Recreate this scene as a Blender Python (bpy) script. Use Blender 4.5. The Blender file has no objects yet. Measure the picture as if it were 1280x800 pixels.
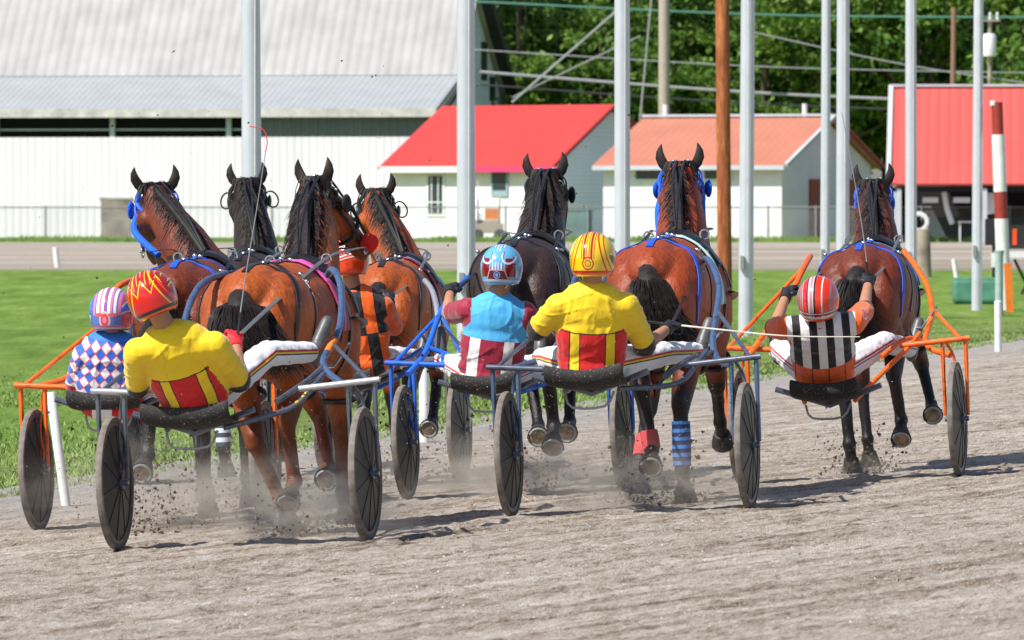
import bpy, bmesh, math, random
import numpy as np
from mathutils import Vector, Matrix, noise
from mathutils.bvhtree import BVHTree
R = math.radians
random.seed(7); rng = np.random.default_rng(7)
scene = bpy.context.scene
COL = scene.collection

# ------------------------------------------------------------------ camera
F = 9000.0            # focal length in photo pixels (1280 wide)
CH = 1.75             # camera height
HZ = 254.0            # horizon row in the photo
cam_d = bpy.data.cameras.new('camera')
cam = bpy.data.objects.new('camera', cam_d); COL.objects.link(cam)
cam_d.sensor_width = 36; cam_d.lens = F / 1280 * 36
cam_d.clip_start = 1; cam_d.clip_end = 5000
PITCH = math.atan((400 - HZ) / F)
cam.location = (0, 0, CH); cam.rotation_euler = (R(90) - PITCH, 0, 0)
cam_d.dof.use_dof = True; cam_d.dof.focus_distance = 42; cam_d.dof.aperture_fstop = 12.5
scene.camera = cam
scene.render.resolution_x = 1024; scene.render.resolution_y = 640

# ------------------------------------------------------------------ light
SUN_DIR = Vector((-0.80, -0.60, 0)).normalized() * math.cos(R(50)) + Vector((0, 0, math.sin(R(50))))
world = bpy.data.worlds.new('World'); scene.world = world; world.use_nodes = True
wn = world.node_tree; bg = wn.nodes['Background']
sky = wn.nodes.new('ShaderNodeTexSky'); sky.sky_type = 'NISHITA'; sky.sun_disc = False
sky.sun_elevation = R(50); sky.sun_rotation = math.atan2(SUN_DIR.x, SUN_DIR.y)
sky.air_density = 1.0; sky.dust_density = 1.2; sky.ozone_density = 1.0
wn.links.new(sky.outputs[0], bg.inputs[0]); bg.inputs[1].default_value = 0.095
sl = bpy.data.lights.new('sun', 'SUN'); sl.energy = 5.0; sl.angle = R(0.5); sl.color = (1, .96, .90)
so = bpy.data.objects.new('sun', sl); COL.objects.link(so)
so.rotation_euler = SUN_DIR.to_track_quat('Z', 'Y').to_euler(); so.location = (-30, -20, 60)
scene.view_settings.view_transform = 'Standard'; scene.view_settings.look = 'None'
scene.view_settings.exposure = 0.30; scene.view_settings.gamma = 1
scene.cycles.max_bounces = 6; scene.cycles.transparent_max_bounces = 12

# ------------------------------------------------------------------ helpers
def P(px, py, D):
    """photo pixel + distance -> point in the place (metres)"""
    return Vector(((px - 640) / F * D, D, CH - (py - HZ) / F * D))

TH = R(11)
def gz(x, y):
    u = x * math.cos(TH) - y * math.sin(TH)
    z = .045 * (u + 8.0)
    return max(-.15, min(z, .55))
def G(px, D):
    x = (px - 640) / F * D
    return Vector((x, D, gz(x, D)))

def srgb(r, g, b):
    f = lambda c: (c / 255) / 12.92 if c <= 10 else ((c / 255 + .055) / 1.055) ** 2.4
    return (f(r), f(g), f(b), 1)

class X:
    """tiny expression wrapper round shader math nodes"""
    nt = None
    def __init__(s, sock): s.s = sock
    @staticmethod
    def m(op, *a):
        n = X.nt.nodes.new('ShaderNodeMath'); n.operation = op
        for i, v in enumerate(a):
            if isinstance(v, X): X.nt.links.new(v.s, n.inputs[i])
            else: n.inputs[i].default_value = v
        return X(n.outputs[0])
    def __add__(s, o): return X.m('ADD', s, o)
    def __radd__(s, o): return X.m('ADD', o, s)
    def __sub__(s, o): return X.m('SUBTRACT', s, o)
    def __rsub__(s, o): return X.m('SUBTRACT', o, s)
    def __mul__(s, o): return X.m('MULTIPLY', s, o)
    def __rmul__(s, o): return X.m('MULTIPLY', o, s)
    def __lt__(s, o): return X.m('LESS_THAN', s, o)
    def __gt__(s, o): return X.m('GREATER_THAN', s, o)
    def abs(s): return X.m('ABSOLUTE', s)
    def frac(s): return X.m('FRACT', s)
    def sin(s): return X.m('SINE', s)
    def band(s, a, b): return (s > a) * (s < b)
    def inv(s): return 1 - s
def mixc(f, a, b):
    n = X.nt.nodes.new('ShaderNodeMix'); n.data_type = 'RGBA'
    if isinstance(f, X): X.nt.links.new(f.s, n.inputs[0])
    else: n.inputs[0].default_value = f
    for i, v in ((6, a), (7, b)):
        if isinstance(v, X): X.nt.links.new(v.s, n.inputs[i])
        else: n.inputs[i].default_value = v
    return X(n.outputs[2])
def attr(name):
    n = X.nt.nodes.new('ShaderNodeAttribute'); n.attribute_name = name
    sp = X.nt.nodes.new('ShaderNodeSeparateXYZ'); X.nt.links.new(n.outputs['Vector'], sp.inputs[0])
    return X(sp.outputs[0]), X(sp.outputs[1]), X(sp.outputs[2])
def coords(kind='Object'):
    n = X.nt.nodes.new('ShaderNodeTexCoord'); return n.outputs[kind]
def xyz(sock):
    sp = X.nt.nodes.new('ShaderNodeSeparateXYZ'); X.nt.links.new(sock, sp.inputs[0])
    return X(sp.outputs[0]), X(sp.outputs[1]), X(sp.outputs[2])
def mapping(sock, scale=(1, 1, 1), rot=(0, 0, 0)):
    n = X.nt.nodes.new('ShaderNodeMapping'); X.nt.links.new(sock, n.inputs[0])
    n.inputs['Scale'].default_value = scale; n.inputs['Rotation'].default_value = rot
    return n.outputs[0]
def noi(sock, scale, detail=4, rough=.55):
    n = X.nt.nodes.new('ShaderNodeTexNoise'); X.nt.links.new(sock, n.inputs['Vector'])
    n.inputs['Scale'].default_value = scale; n.inputs['Detail'].default_value = detail
    n.inputs['Roughness'].default_value = rough
    return X(n.outputs[0])
def ramp(x, stops):
    n = X.nt.nodes.new('ShaderNodeValToRGB'); X.nt.links.new(x.s, n.inputs[0])
    e = n.color_ramp.elements
    while len(e) < len(stops): e.new(.5)
    for i, (p, c) in enumerate(stops): e[i].position = p; e[i].color = c
    return X(n.outputs[0])
def sstep(x, a, b):
    n = X.nt.nodes.new('ShaderNodeMapRange'); X.nt.links.new(x.s, n.inputs[0])
    n.inputs[1].default_value = a; n.inputs[2].default_value = b
    return X(n.outputs[0])

MATS = {}
def mat(name, build=None, color=(.5, .5, .5, 1), rough=.6, metal=0, spec=.5, bump=None, coat=0, sheen=0):
    """build() returns the base colour expression; bump = (expression builder, strength, distance)"""
    if name in MATS: return MATS[name]
    m = bpy.data.materials.new(name); m.use_nodes = True
    X.nt = m.node_tree
    b = m.node_tree.nodes['Principled BSDF']
    b.inputs['Roughness'].default_value = rough; b.inputs['Metallic'].default_value = metal
    b.inputs['Specular IOR Level'].default_value = spec
    b.inputs['Coat Weight'].default_value = coat
    b.inputs['Sheen Weight'].default_value = sheen
    if build:
        c = build(); X.nt.links.new(c.s, b.inputs['Base Color'])
    else:
        b.inputs['Base Color'].default_value = color
    if bump:
        h = bump[0]()
        bn = X.nt.nodes.new('ShaderNodeBump'); bn.inputs['Strength'].default_value = bump[1]
        bn.inputs['Distance'].default_value = bump[2]
        X.nt.links.new(h.s, bn.inputs['Height']); X.nt.links.new(bn.outputs[0], b.inputs['Normal'])
    MATS[name] = m
    return m

def simple(name, c, rough=.6, metal=0, var=.12, scale=8, spec=.5, coat=0, bump=0, bs=40):
    def f():
        n = noi(coords(), scale, 5)
        d = tuple(v * (1 - var * 1.6) for v in c[:3]) + (1,)
        l = tuple(min(1, v * (1 + var)) for v in c[:3]) + (1,)
        return ramp(n, [(.3, d), (.7, l)])
    return mat(name, f, rough=rough, metal=metal, spec=spec, coat=coat,
               bump=((lambda: noi(coords(), bs, 4)), bump, .01) if bump else None)

class MB:
    """collects geometry, builds one mesh object"""
    def __init__(s): s.v = []; s.f = []; s.a = []
    def add(s, vs, fs):
        o = len(s.v); s.v += [Vector(v) for v in vs]; s.f += [tuple(i + o for i in f) for f in fs]
        return s
    def box(s, c, size, rot=None):
        hx, hy, hz = size[0] / 2, size[1] / 2, size[2] / 2
        vs = [Vector((x, y, z)) for x in (-hx, hx) for y in (-hy, hy) for z in (-hz, hz)]
        if rot is not None: vs = [rot @ v for v in vs]
        c = Vector(c)
        return s.add([v + c for v in vs], [(0, 1, 3, 2), (4, 6, 7, 5), (0, 4, 5, 1), (2, 3, 7, 6), (0, 2, 6, 4), (1, 5, 7, 3)])
    def tube(s, pts, rad, n=8, cap=True, flat=None, up=None):
        """flat = ratio of thickness to width (ribbon-like) with optional list of up normals"""
        pts = [Vector(p) for p in pts]; k = len(pts)
        if not hasattr(rad, '__len__'): rad = [rad] * k
        vs = []; prev = None
        for i, p in enumerate(pts):
            t = (pts[min(i + 1, k - 1)] - pts[max(i - 1, 0)])
            if t.length < 1e-9: t = Vector((0, 0, 1))
            t.normalize()
            if up is not None: ref = Vector(up[i]) if hasattr(up[0], '__len__') else Vector(up)
            elif prev is not None: ref = prev
            else: ref = Vector((0, 0, 1)) if abs(t.z) < .9 else Vector((1, 0, 0))
            b = t.cross(ref)
            if b.length < 1e-6: b = t.orthogonal()
            b.normalize(); nn = b.cross(t).normalized(); prev = nn
            fl = 1 if flat is None else flat
            for j in range(n):
                a = 2 * math.pi * j / n + math.pi / n
                vs.append(p + b * math.cos(a) * rad[i] + nn * math.sin(a) * rad[i] * fl)
        fs = []
        for i in range(k - 1):
            for j in range(n):
                a, b2 = i * n + j, i * n + (j + 1) % n
                fs.append((a, b2, b2 + n, a + n))
        if cap:
            fs.append(tuple(range(n - 1, -1, -1))); fs.append(tuple((k - 1) * n + j for j in range(n)))
        return s.add(vs, fs)
    def lathe(s, prof, n=32, M=None):
        """prof = [(r, h)], turned about X axis (h along X)"""
        vs = []
        for r, h in prof:
            for j in range(n):
                a = 2 * math.pi * j / n
                v = Vector((h, r * math.cos(a), r * math.sin(a)))
                vs.append(M @ v if M else v)
        fs = []
        for i in range(len(prof) - 1):
            for j in range(n):
                a, b = i * n + j, i * n + (j + 1) % n
                fs.append((a, b, b + n, a + n))
        return s.add(vs, fs)
    def sphere(s, c, r, n=12, M=None):
        r = r if hasattr(r, '__len__') else (r, r, r)
        vs = []; fs = []; m = max(6, n // 2 + 1)
        for i in range(m + 1):
            ph = math.pi * i / m
            for j in range(n):
                a = 2 * math.pi * j / n
                v = Vector((r[0] * math.sin(ph) * math.cos(a), r[1] * math.sin(ph) * math.sin(a), r[2] * math.cos(ph)))
                if M is not None: v = M @ v
                vs.append(v + Vector(c))
        for i in range(m):
            for j in range(n):
                a, b = i * n + j, i * n + (j + 1) % n
                fs.append((a, a + n, b + n, b))
        return s.add(vs, fs)
    def xf(s, M):
        s.v = [M @ v for v in s.v]; return s
    def mesh(s, name):
        me = bpy.data.meshes.new(name); me.from_pydata([tuple(v) for v in s.v], [], s.f); me.update()
        return me
    def build(s, name, m, parent=None, smooth=True, origin=None):
        """vertices are in the parent's local space, or (origin given) in world space with that base point"""
        if origin is not None:
            o0 = Vector(origin); s.v = [v - o0 for v in s.v]
        me = s.mesh(name)
        if smooth: me.polygons.foreach_set('use_smooth', [True] * len(me.polygons))
        o = link(name, me, m, parent)
        if origin is not None and parent is None: o.location = origin
        if smooth:
            try:
                me.set_sharp_from_angle(angle=R(42))
            except Exception: pass
        return o

def link(name, me, m, parent=None):
    o = bpy.data.objects.new(name, me); COL.objects.link(o)
    if m is not None:
        me.materials.clear(); me.materials.append(m)
    if parent is not None: o.parent = parent
    return o
def tag(o, label=None, cat=None, group=None, kind=None):
    if label: o['label'] = label
    if cat: o['category'] = cat
    if group: o['group'] = group
    if kind: o['kind'] = kind
    return o
def empty(name, loc, label, cat, group=None, M=None):
    o = bpy.data.objects.new(name, None); COL.objects.link(o); o.empty_display_size = .2
    if M is not None: o.matrix_world = M
    else: o.location = loc
    return tag(o, label, cat, group)
def copy_tree(o, parent=None):
    c = o.copy(); COL.objects.link(c); c.parent = parent
    for ch in o.children: copy_tree(ch, c)
    return c

def cap_prim(bm, p0, r0, p1, r1, n=12):
    mb = MB(); p0 = Vector(p0); p1 = Vector(p1)
    mb.sphere(p0, r0, n); mb.sphere(p1, r1, n)
    if (p1 - p0).length > 1e-4: mb.tube([p0, p1], [r0, r1], n)
    bm.add(mb.v, mb.f)
def ell_prim(bm, c, r, M=None): bm.sphere(c, r, 18, M)

def blob(prims, voxel, it=6, fac=.5):
    """union of capsules ('c',p0,r0,p1,r1) and ellipsoids ('e',c,(rx,ry,rz)[,M]) -> one smooth mesh"""
    mb = MB()
    for p in prims:
        if p[0] == 'c': cap_prim(mb, *p[1:5])
        else: ell_prim(mb, *p[1:4])
    me = mb.mesh('raw'); o = bpy.data.objects.new('raw', me); COL.objects.link(o)
    m = o.modifiers.new('r', 'REMESH'); m.mode = 'VOXEL'; m.voxel_size = voxel
    if it:
        s = o.modifiers.new('s', 'SMOOTH'); s.factor = fac; s.iterations = it
    dg = bpy.context.evaluated_depsgraph_get()
    out = bpy.data.meshes.new_from_object(o.evaluated_get(dg), depsgraph=dg)
    bpy.data.objects.remove(o); bpy.data.meshes.remove(me)
    out.polygons.foreach_set('use_smooth', [True] * len(out.polygons))
    return out
def verts(me):
    a = np.empty(len(me.vertices) * 3, np.float32); me.vertices.foreach_get('co', a); return a.reshape(-1, 3)
def setverts(me, a):
    me.vertices.foreach_set('co', a.astype(np.float32).ravel()); me.update()
def vattr(me, name, arr):
    at = me.attributes.new(name, 'FLOAT_VECTOR', 'POINT'); at.data.foreach_set('vector', arr.astype(np.float32).ravel())
def segdist(V, p0, p1):
    p0 = np.array(p0); p1 = np.array(p1); d = p1 - p0; L = max(1e-9, d @ d)
    t = np.clip((V - p0) @ d / L, 0, 1)
    return np.linalg.norm(V - (p0 + t[:, None] * d), axis=1), t
def spl(pts, n=6):
    """Catmull-Rom through points"""
    pts = [Vector(p) for p in pts]; out = []
    for i in range(len(pts) - 1):
        p0 = pts[max(0, i - 1)]; p1 = pts[i]; p2 = pts[i + 1]; p3 = pts[min(len(pts) - 1, i + 2)]
        for k in range(n):
            t = k / n
            out.append(.5 * ((2 * p1) + (-p0 + p2) * t + (2 * p0 - 5 * p1 + 4 * p2 - p3) * t * t + (-p0 + 3 * p1 - 3 * p2 + p3) * t ** 3))
    out.append(pts[-1]); return out

# ------------------------------------------------------------------ the setting: track
def vnoise(x, y, seed):
    """value noise on arrays"""
    xi = np.floor(x).astype(np.int64); yi = np.floor(y).astype(np.int64); fx = x - xi; fy = y - yi
    fx = fx * fx * (3 - 2 * fx); fy = fy * fy * (3 - 2 * fy)
    def h(a, b):
        n = (a * 374761393 + b * 668265263 + seed * 974634777) & 0x7fffffff
        n = ((n ^ (n >> 13)) * 1274126177) & 0x7fffffff
        return ((n ^ (n >> 16)) & 0xffff) / 65535.0
    return (h(xi, yi) * (1 - fx) + h(xi + 1, yi) * fx) * (1 - fy) + (h(xi, yi + 1) * (1 - fx) + h(xi + 1, yi + 1) * fx) * fy
def grid(us, vs, hfun):
    U, V = np.meshgrid(us, vs, indexing='ij')
    c, s = math.cos(TH), math.sin(TH)
    Xw = U * c + V * s; Yw = -U * s + V * c
    Z = hfun(U, V, Xw, Yw)
    co = np.stack([Xw, Yw, Z], -1).reshape(-1, 3)
    nu, nv = len(us), len(vs)
    idx = np.arange(nu * nv).reshape(nu, nv)
    f = np.stack([idx[:-1, :-1], idx[1:, :-1], idx[1:, 1:], idx[:-1, 1:]], -1).reshape(-1, 4)
    me = bpy.data.meshes.new('g'); me.from_pydata(co.tolist(), [], f.tolist()); me.update()
    me.polygons.foreach_set('use_smooth', [True] * len(me.polygons))
    return me
UE = -12.2
def track_h(U, V, Xw, Yw):
    z = np.clip(.045 * (U + 8.0), -.15, .55)
    w = U - .27 * V + .9 * vnoise(V * .05, U * 0, 3)
    fur = .014 * vnoise(w * 3.2, V * .22, 11) + .010 * vnoise(w * 9, V * .5, 5)
    d = .007 * vnoise(U * 3, V * 3, 1) + .010 * vnoise(U * 9, V * 9, 2) ** 2 + .014 * vnoise(U * 21, V * 21, 4) ** 4
    dist = np.abs(U - (-7.5))
    gr = np.zeros_like(z)      # wheel tracks left in the dirt behind each sulky
    for px, D in ((1063, 43.4), (788, 39.5), (645, 43.3), (450, 46.2), (191, 40.6), (303, 37.2)):
        ax_, ay_ = (px - 640) / F * D, D
        u0 = ax_ * math.cos(TH) - ay_ * math.sin(TH); v0 = ax_ * math.sin(TH) + ay_ * math.cos(TH)
        for sx in (-.665, .665):
            uu = u0 + sx + .00035 * (V - v0) ** 2 * (1 if sx > 0 else 1)
            gr -= .011 * np.exp(-((U - uu) / .028) ** 2) * (V < v0); gr += .006 * np.exp(-((np.abs(U - uu) - .07) / .03) ** 2) * (V < v0)
    hoof = vnoise(U * 4.5, V * 2.6, 21); gr -= .02 * np.clip(hoof - .80, 0, 1) * 5 * .5
    return z + fur + d + gr - .016
us = np.concatenate([np.arange(UE - .25, -2.4, .035), np.arange(-2.4, 24, 1.2)])
vs = np.concatenate([np.arange(-40, 25, 5), np.arange(25, 56, .045), np.arange(56, 100, .25), np.arange(100, 420, 10)])
def dirt():
    c0 = coords()
    uv = mapping(c0, (1, 1, 1), (0, 0, R(27)))
    st = noi(mapping(uv, (2.2, .10, 1)), 2.0, 6, .65)  # raked streaks, contrast raised to paint in the dark ridge shadows
    st2 = noi(mapping(uv, (7, .7, 1)), 1.5, 5, .6)
    pb = noi(mapping(mapping(c0, (1, 1, 1), (0, 0, R(14))), (1, .11, 1)), 70, 3, .85); pb2 = noi(mapping(mapping(c0, (1, 1, 1), (0, 0, R(20))), (1, .25, 1)), 14, 6, .75)
    v = st * .42 + st2 * .18 + pb * .40 + (pb2 - .5) * .42
    a = ramp(v, [(.36, (.11, .076, .052, 1)), (.43, (.27, .21, .16, 1)), (.50, (.43, .365, .305, 1)), (.58, (.56, .50, .44, 1)), (.70, (.80, .75, .69, 1))])
    x, y, z = xyz(c0)
    u = x * math.cos(TH) - y * math.sin(TH)
    grey = ramp(noi(c0, 30, 4, .7), [(.35, (.27, .25, .235, 1)), (.65, (.50, .48, .465, 1))])
    return mixc(X.m('SUBTRACT', 1.0, sstep(u, UE + .1, UE + 1.9)) * .85, a, grey)
m_dirt = mat('track_dirt', dirt, rough=.95, spec=.15, bump=(lambda: noi(mapping(coords(), (1, .3, 1), (0, 0, R(14))), 40, 6, .75) + noi(coords(), 90, 2) * .3, 1.0, .03))
tr = link('track', grid(us, vs, track_h), m_dirt); tag(tr, kind='structure')

# infield grass
def grass_c():
    c0 = coords()
    a = noi(mapping(c0, (1.2, .12, 1)), 1.0, 7, .7); b = noi(mapping(c0, (1, .07, 1)), 16, 5, .8); c = noi(mapping(c0, (1.3, .25, 1), (0, 0, R(-15))), 1, 3)
    v = a * .5 + b * .32 + c * .18
    x, y, z = xyz(c0)
    far = sstep(y, 60, 190)
    g = ramp(v, [(.34, (.08, .15, .026, 1)), (.45, (.145, .245, .042, 1)), (.54, (.215, .33, .068, 1)), (.66, (.37, .44, .15, 1))])
    u = x * math.cos(TH) - y * math.sin(TH)
    e = sstep(u + (noi(c0, 2.5, 5, .7) - .5) * 2.2, UE - 2.6, UE + .1)
    dry = ramp(noi(c0, 9, 5, .7), [(.35, (.13, .19, .05, 1)), (.55, (.27, .29, .13, 1)), (.7, (.42, .38, .28, 1))])
    return mixc(e * .85, g, dry)
m_grass = mat('infield_grass', grass_c, rough=.95, spec=.1, bump=(lambda: noi(coords(), 12, 5, .75), 1.0, .08))
us2 = np.concatenate([np.arange(-900, -60, 60), np.arange(-60, UE, 1.5), [UE + .03]])
us2 = us2[us2 <= UE + .04]
vs2 = np.concatenate([np.arange(-600, 0, 60), np.arange(0, 160, 1.0), np.arange(160, 1500, 40)])
def inf_h(U, V, Xw, Yw):
    b = .05 * (vnoise(U * .3, V * .3, 8) - .5) + .05 * (vnoise(U * 1.1, V * 1.1, 9) - .5)
    return -.15 + np.where((np.abs(U - UE) < 1) | (V < 5) | (V > 155), 0, b) + np.where(U > UE, -.02, 0)
infield = link('infield', grid(us2, vs2, inf_h), m_grass); tag(infield, kind='structure')
m_far = simple('far_ground', (.09, .16, .03, 1), .95)
g = MB(); g.add([(-3000, -3000, -.75), (3000, -3000, -.75), (3000, 3500, -.75), (-3000, 3500, -.75)], [(0, 1, 2, 3)])
tag(g.build('ground', m_far), kind='structure')
# outer side of the track, behind and right of the camera
g = MB()
c_, s_ = math.cos(TH), math.sin(TH)
def uv2w(u, v, z): return Vector((u * c_ + v * s_, -u * s_ + v * c_, z))
g.add([uv2w(21, -600, .45), uv2w(900, -600, .45), uv2w(900, 1500, .45), uv2w(21, 1500, .45)], [(0, 1, 2, 3)])
tag(g.build('apron', m_grass), kind='structure')

# far stretch of the track (a flat band across the picture)
def far_dirt():
    c0 = coords(); x, y, z = xyz(c0)
    st = noi(mapping(c0, (.012, .10, 1)), 1.4, 5, .6)
    base = ramp(st * .75 + noi(c0, 1.5, 4) * .25, [(.38, (.22, .185, .145, 1)), (.5, (.33, .285, .235, 1)), (.62, (.46, .415, .36, 1))])
    edge = (y < 206.5) * 1.0
    return mixc(edge * .6, base, (.20, .17, .14, 1))
m_fd = mat('far_dirt', far_dirt, rough=.95, spec=.1)
g = MB(); ys = [204, 206, 230, 270, 310, 345]; zs = [-.146, -.12, -.10, -.10, -.10, -.12]
g.add([(-260 + 520 * i / 12, y, z) for y, z in zip(ys, zs) for i in range(13)],
      [(a * 13 + b, a * 13 + b + 1, a * 13 + 14 + b, a * 13 + 13 + b) for a in range(5) for b in range(12)])
tag(g.build('back_straight', m_fd), kind='structure')

# grass blades near the track edge
def blades():
    n = 90000
    v = 38 + (rng.random(n) ** 1.4) * 75; u = UE + .12 - (rng.random(n) ** 1.7) * (4 + v * .06)
    x = u * c_ + v * s_; y = -u * s_ + v * c_
    keep = (np.abs(x / y) < .085); x, y, v = x[keep], y[keep], v[keep]; n = len(x)
    h = (.008 + .034 * rng.random(n) ** 2) * (.8 + .5 * vnoise(x * 1.5, y * 1.5, 6)); w = .005 + .004 * rng.random(n)
    w = w * (1 + (y - 40) / 60)
    a = rng.random(n) * math.pi; lx = (rng.random(n) - .5) * .07; ly = (rng.random(n) - .5) * .07
    z0 = np.full(n, -.165)
    A = np.stack([x - np.cos(a) * w, y - np.sin(a) * w, z0], -1); B = np.stack([x + np.cos(a) * w, y + np.sin(a) * w, z0], -1)
    C = np.stack([x + lx, y + ly, z0 + h + .015], -1)
    co = np.stack([A, B, C], 1).reshape(-1, 3)
    me = bpy.data.meshes.new('blades'); me.from_pydata(co.tolist(), [], np.arange(n * 3).reshape(-1, 3).tolist()); me.update()
    return me
def blade_c():
    n = noi(coords(), 3, 4)
    return ramp(n, [(.35, (.13, .22, .04, 1)), (.52, (.20, .30, .065, 1)), (.68, (.33, .37, .14, 1))])
tag(link('grass', blades(), mat('grass_blades', blade_c, rough=.7)), 'long grass blades along the edge of the dirt track', 'grass', kind='stuff')

# ------------------------------------------------------------------ trees beyond the buildings
def leaf_c():
    n = noi(coords(), .55, 3); n2 = noi(coords(), 4, 3)
    return ramp(n * .6 + n2 * .4, [(.36, (.028, .07, .012, 1)), (.48, (.078, .165, .024, 1)), (.62, (.23, .35, .055, 1))])
def leaf_mat():
    m = mat('leaves', leaf_c, rough=.55, spec=.3)
    b = m.node_tree.nodes['Principled BSDF']
    b.inputs['Subsurface Weight'].default_value = 0
    tr_ = m.node_tree.nodes.new('ShaderNodeBsdfTranslucent'); tr_.inputs[0].default_value = (.13, .26, .03, 1)
    ms = m.node_tree.nodes.new('ShaderNodeMixShader'); ms.inputs[0].default_value = .25
    out = m.node_tree.nodes['Material Output']
    m.node_tree.links.new(b.outputs[0], ms.inputs[1]); m.node_tree.links.new(tr_.outputs[0], ms.inputs[2])
    m.node_tree.links.new(ms.outputs[0], out.inputs[0])
    return m
m_leaf = leaf_mat()
m_bark = simple('bark', (.10, .075, .05, 1), .9, bump=.5)
def crown_mesh(seed, h, w, base, n_cl=120, n_leaf=70, ls=.30):
    r = np.random.default_rng(seed)
    cl = []
    lobes = [(np.array([r.uniform(-.5, .5) * w, r.uniform(-.5, .5) * w, base + (h - base) * r.uniform(.15, .95)]), r.uniform(.28, .5)) for _ in range(9)]
    while len(cl) < n_cl:
        c, k = lobes[r.integers(len(lobes))]
        d = r.normal(size=3); d /= np.linalg.norm(d)
        p = c + d * np.array([w * .5, w * .5, (h - base) * .35]) * k * r.uniform(.75, 1.05)
        if p[2] > h or p[2] < base * .8: continue
        cl.append(p)
    vs_ = []
    for c in cl:
        n = int(n_leaf * r.uniform(.6, 1.3)); sg = r.uniform(.35, .8)
        q = c + r.normal(size=(n, 3)) * np.array([sg, sg, sg * .6]) * .8
        a = r.normal(size=(n, 3)); a /= np.linalg.norm(a, axis=1)[:, None]
        b = np.cross(a, r.normal(size=(n, 3))); b /= np.linalg.norm(b, axis=1)[:, None]
        s1 = (ls * r.uniform(.5, 1.1, n))[:, None]
        vs_.append(np.stack([q - a * s1, q + b * s1 * .5, q + a * s1, q - b * s1 * .5], 1))
    co = np.concatenate(vs_).reshape(-1, 3)
    me = bpy.data.meshes.new('crown'); me.from_pydata(co.tolist(), [], np.arange(len(co)).reshape(-1, 4).tolist()); me.update()
    return me, cl
def make_tree(seed, h, w, base):
    root = empty('broadleaf_tree', (0, 0, 0), 't', 'tree')
    me, cl = crown_mesh(seed, h, w, base)
    link('crown', me, m_leaf, root)
    t = MB(); t.tube(spl([(0, 0, -.3), (.15, .1, base), (0, .2, h * .5), (.1, 0, h * .85)], 5), [.42 - .36 * i / 15 for i in range(16)], 10)
    for i in range(0, len(cl), 9):
        c = Vector(cl[i]); z = max(base * .7, c.z * .55)
        t.tube(spl([(0.05, .1, z), (c.x * .5, c.y * .5, z * .5 + c.z * .42), tuple(c)], 4), [.13, .12, .1, .09, .08, .06, .04, .03, .02], 5)
    t.build('trunk', m_bark, root)
    return root
protos = [make_tree(1, 15, 9, 2.6), make_tree(2, 18, 8.5, 3.2), make_tree(3, 13, 10, 1.8)]
spots = []
tx = [(596, 428, 0), (650, 425, 1), (705, 431, 2), (752, 424, 0), (800, 430, 1), (850, 424, 2), (905, 432, 1), (958, 425, 0),
      (1010, 431, 2), (1063, 426, 1), (1112, 430, 0), (1168, 424, 1), (1222, 431, 2), (1275, 426, 0), (1325, 430, 1),
      (620, 446, 1), (690, 450, 0), (765, 447, 1), (835, 450, 1), (900, 447, 0), (975, 452, 1), (1045, 448, 0), (1110, 452, 1), (1180, 447, 1), (1250, 450, 0), (1315, 447, 1),
      (540, 470, 1), (655, 472, 1), (800, 474, 1), (930, 471, 1), (1080, 473, 1), (1210, 472, 1), (730, 480, 0), (1010, 480, 1), (1140, 482, 1), (870, 482, 1)]
poss = ['above the barn gable', 'between the barn and the first metal pole', 'above the bright red roof', 'beside the second metal pole', 'left of the bare utility pole',
        'right of the bare utility pole', 'behind the rusty brown pole', 'above the middle of the salmon roof', 'above the right of the salmon roof', 'behind the pair of flagpoles',
        'left of the red shed roof', 'behind the left of the red shed', 'behind the transformer pole', 'behind the red and white pole', 'at the far right end']
for i, (px, D, k) in enumerate(tx):
    p = protos[k]
    o = p if (k == 0 and i == 0) or (k == 1 and i == 1) or (k == 2 and i == 2) else copy_tree(p)
    sc = random.uniform(.92, 1.18) * (1.12 if D > 440 else 1) * (1.1 if D > 465 else 1)
    o.location = ((px - 640) / F * D, D, -.2); o.rotation_euler = (0, 0, random.uniform(0, 6.28)); o.scale = (sc, sc, sc)
    if D < 440: lab = 'leafy green tree in the front row, ' + poss[i]
    else: lab = 'dark leafy tree in the rear rows of the wood, behind the front trees'
    tag(o, lab, 'tree', 'trees of the wood behind the buildings')

# ------------------------------------------------------------------ buildings
def ribmat(name, c, period=.3, depth=.15, axis='x', rough=.5, stain=.06, metal=0):
    def f():
        x, y, z = xyz(coords()); v = x if axis == 'x' else (y if axis == 'y' else z)
        r = (v * (1 / period)).frac()
        line = (r < .16) * 1.0
        n = noi(mapping(coords(), (.5, .5, .12)), 1.2, 5)
        a = ramp(n, [(.3, tuple(k * (1 - stain * 2) for k in c[:3]) + (1,)), (.7, c)])
        return mixc(line * depth, a, tuple(k * .45 for k in c[:3]) + (1,))
    def b():
        x, y, z = xyz(coords()); v = x if axis == 'x' else (y if axis == 'y' else z)
        return ((v * (6.2832 / period)).sin())
    return mat(name, f, rough=rough, metal=metal, bump=(b, .35, .04))
m_white_w = ribmat('white_metal_siding', (.86, .82, .90, 1), .42, .28)
m_barn_roof = ribmat('barn_roof_metal', (.41, .405, .395, 1), .6, .10, rough=.55, stain=.12)
m_barn_roof2 = ribmat('barn_lower_roof_metal', (.38, .40, .42, 1), .35, .16, rough=.55)
m_gable_w = ribmat('shade_blue_clapboard', (.80, .83, 1.0, 1), .22, .25, axis='z', rough=.6)  # white gable boards, blue of the shaded side put into the colour
m_dark = simple('shade_black', (.012, .013, .016, 1), .9)  # near-black painted in for the shade under roofs and eaves
m_louver = ribmat('grey_louvre', (.13, .15, .17, 1), .5, .5)
m_fascia = simple('weathered_fascia', (.55, .53, .51, 1), .7, var=.2, scale=1.5)
m_black = simple('black_trim', (.02, .02, .024, 1), .6)
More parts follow.
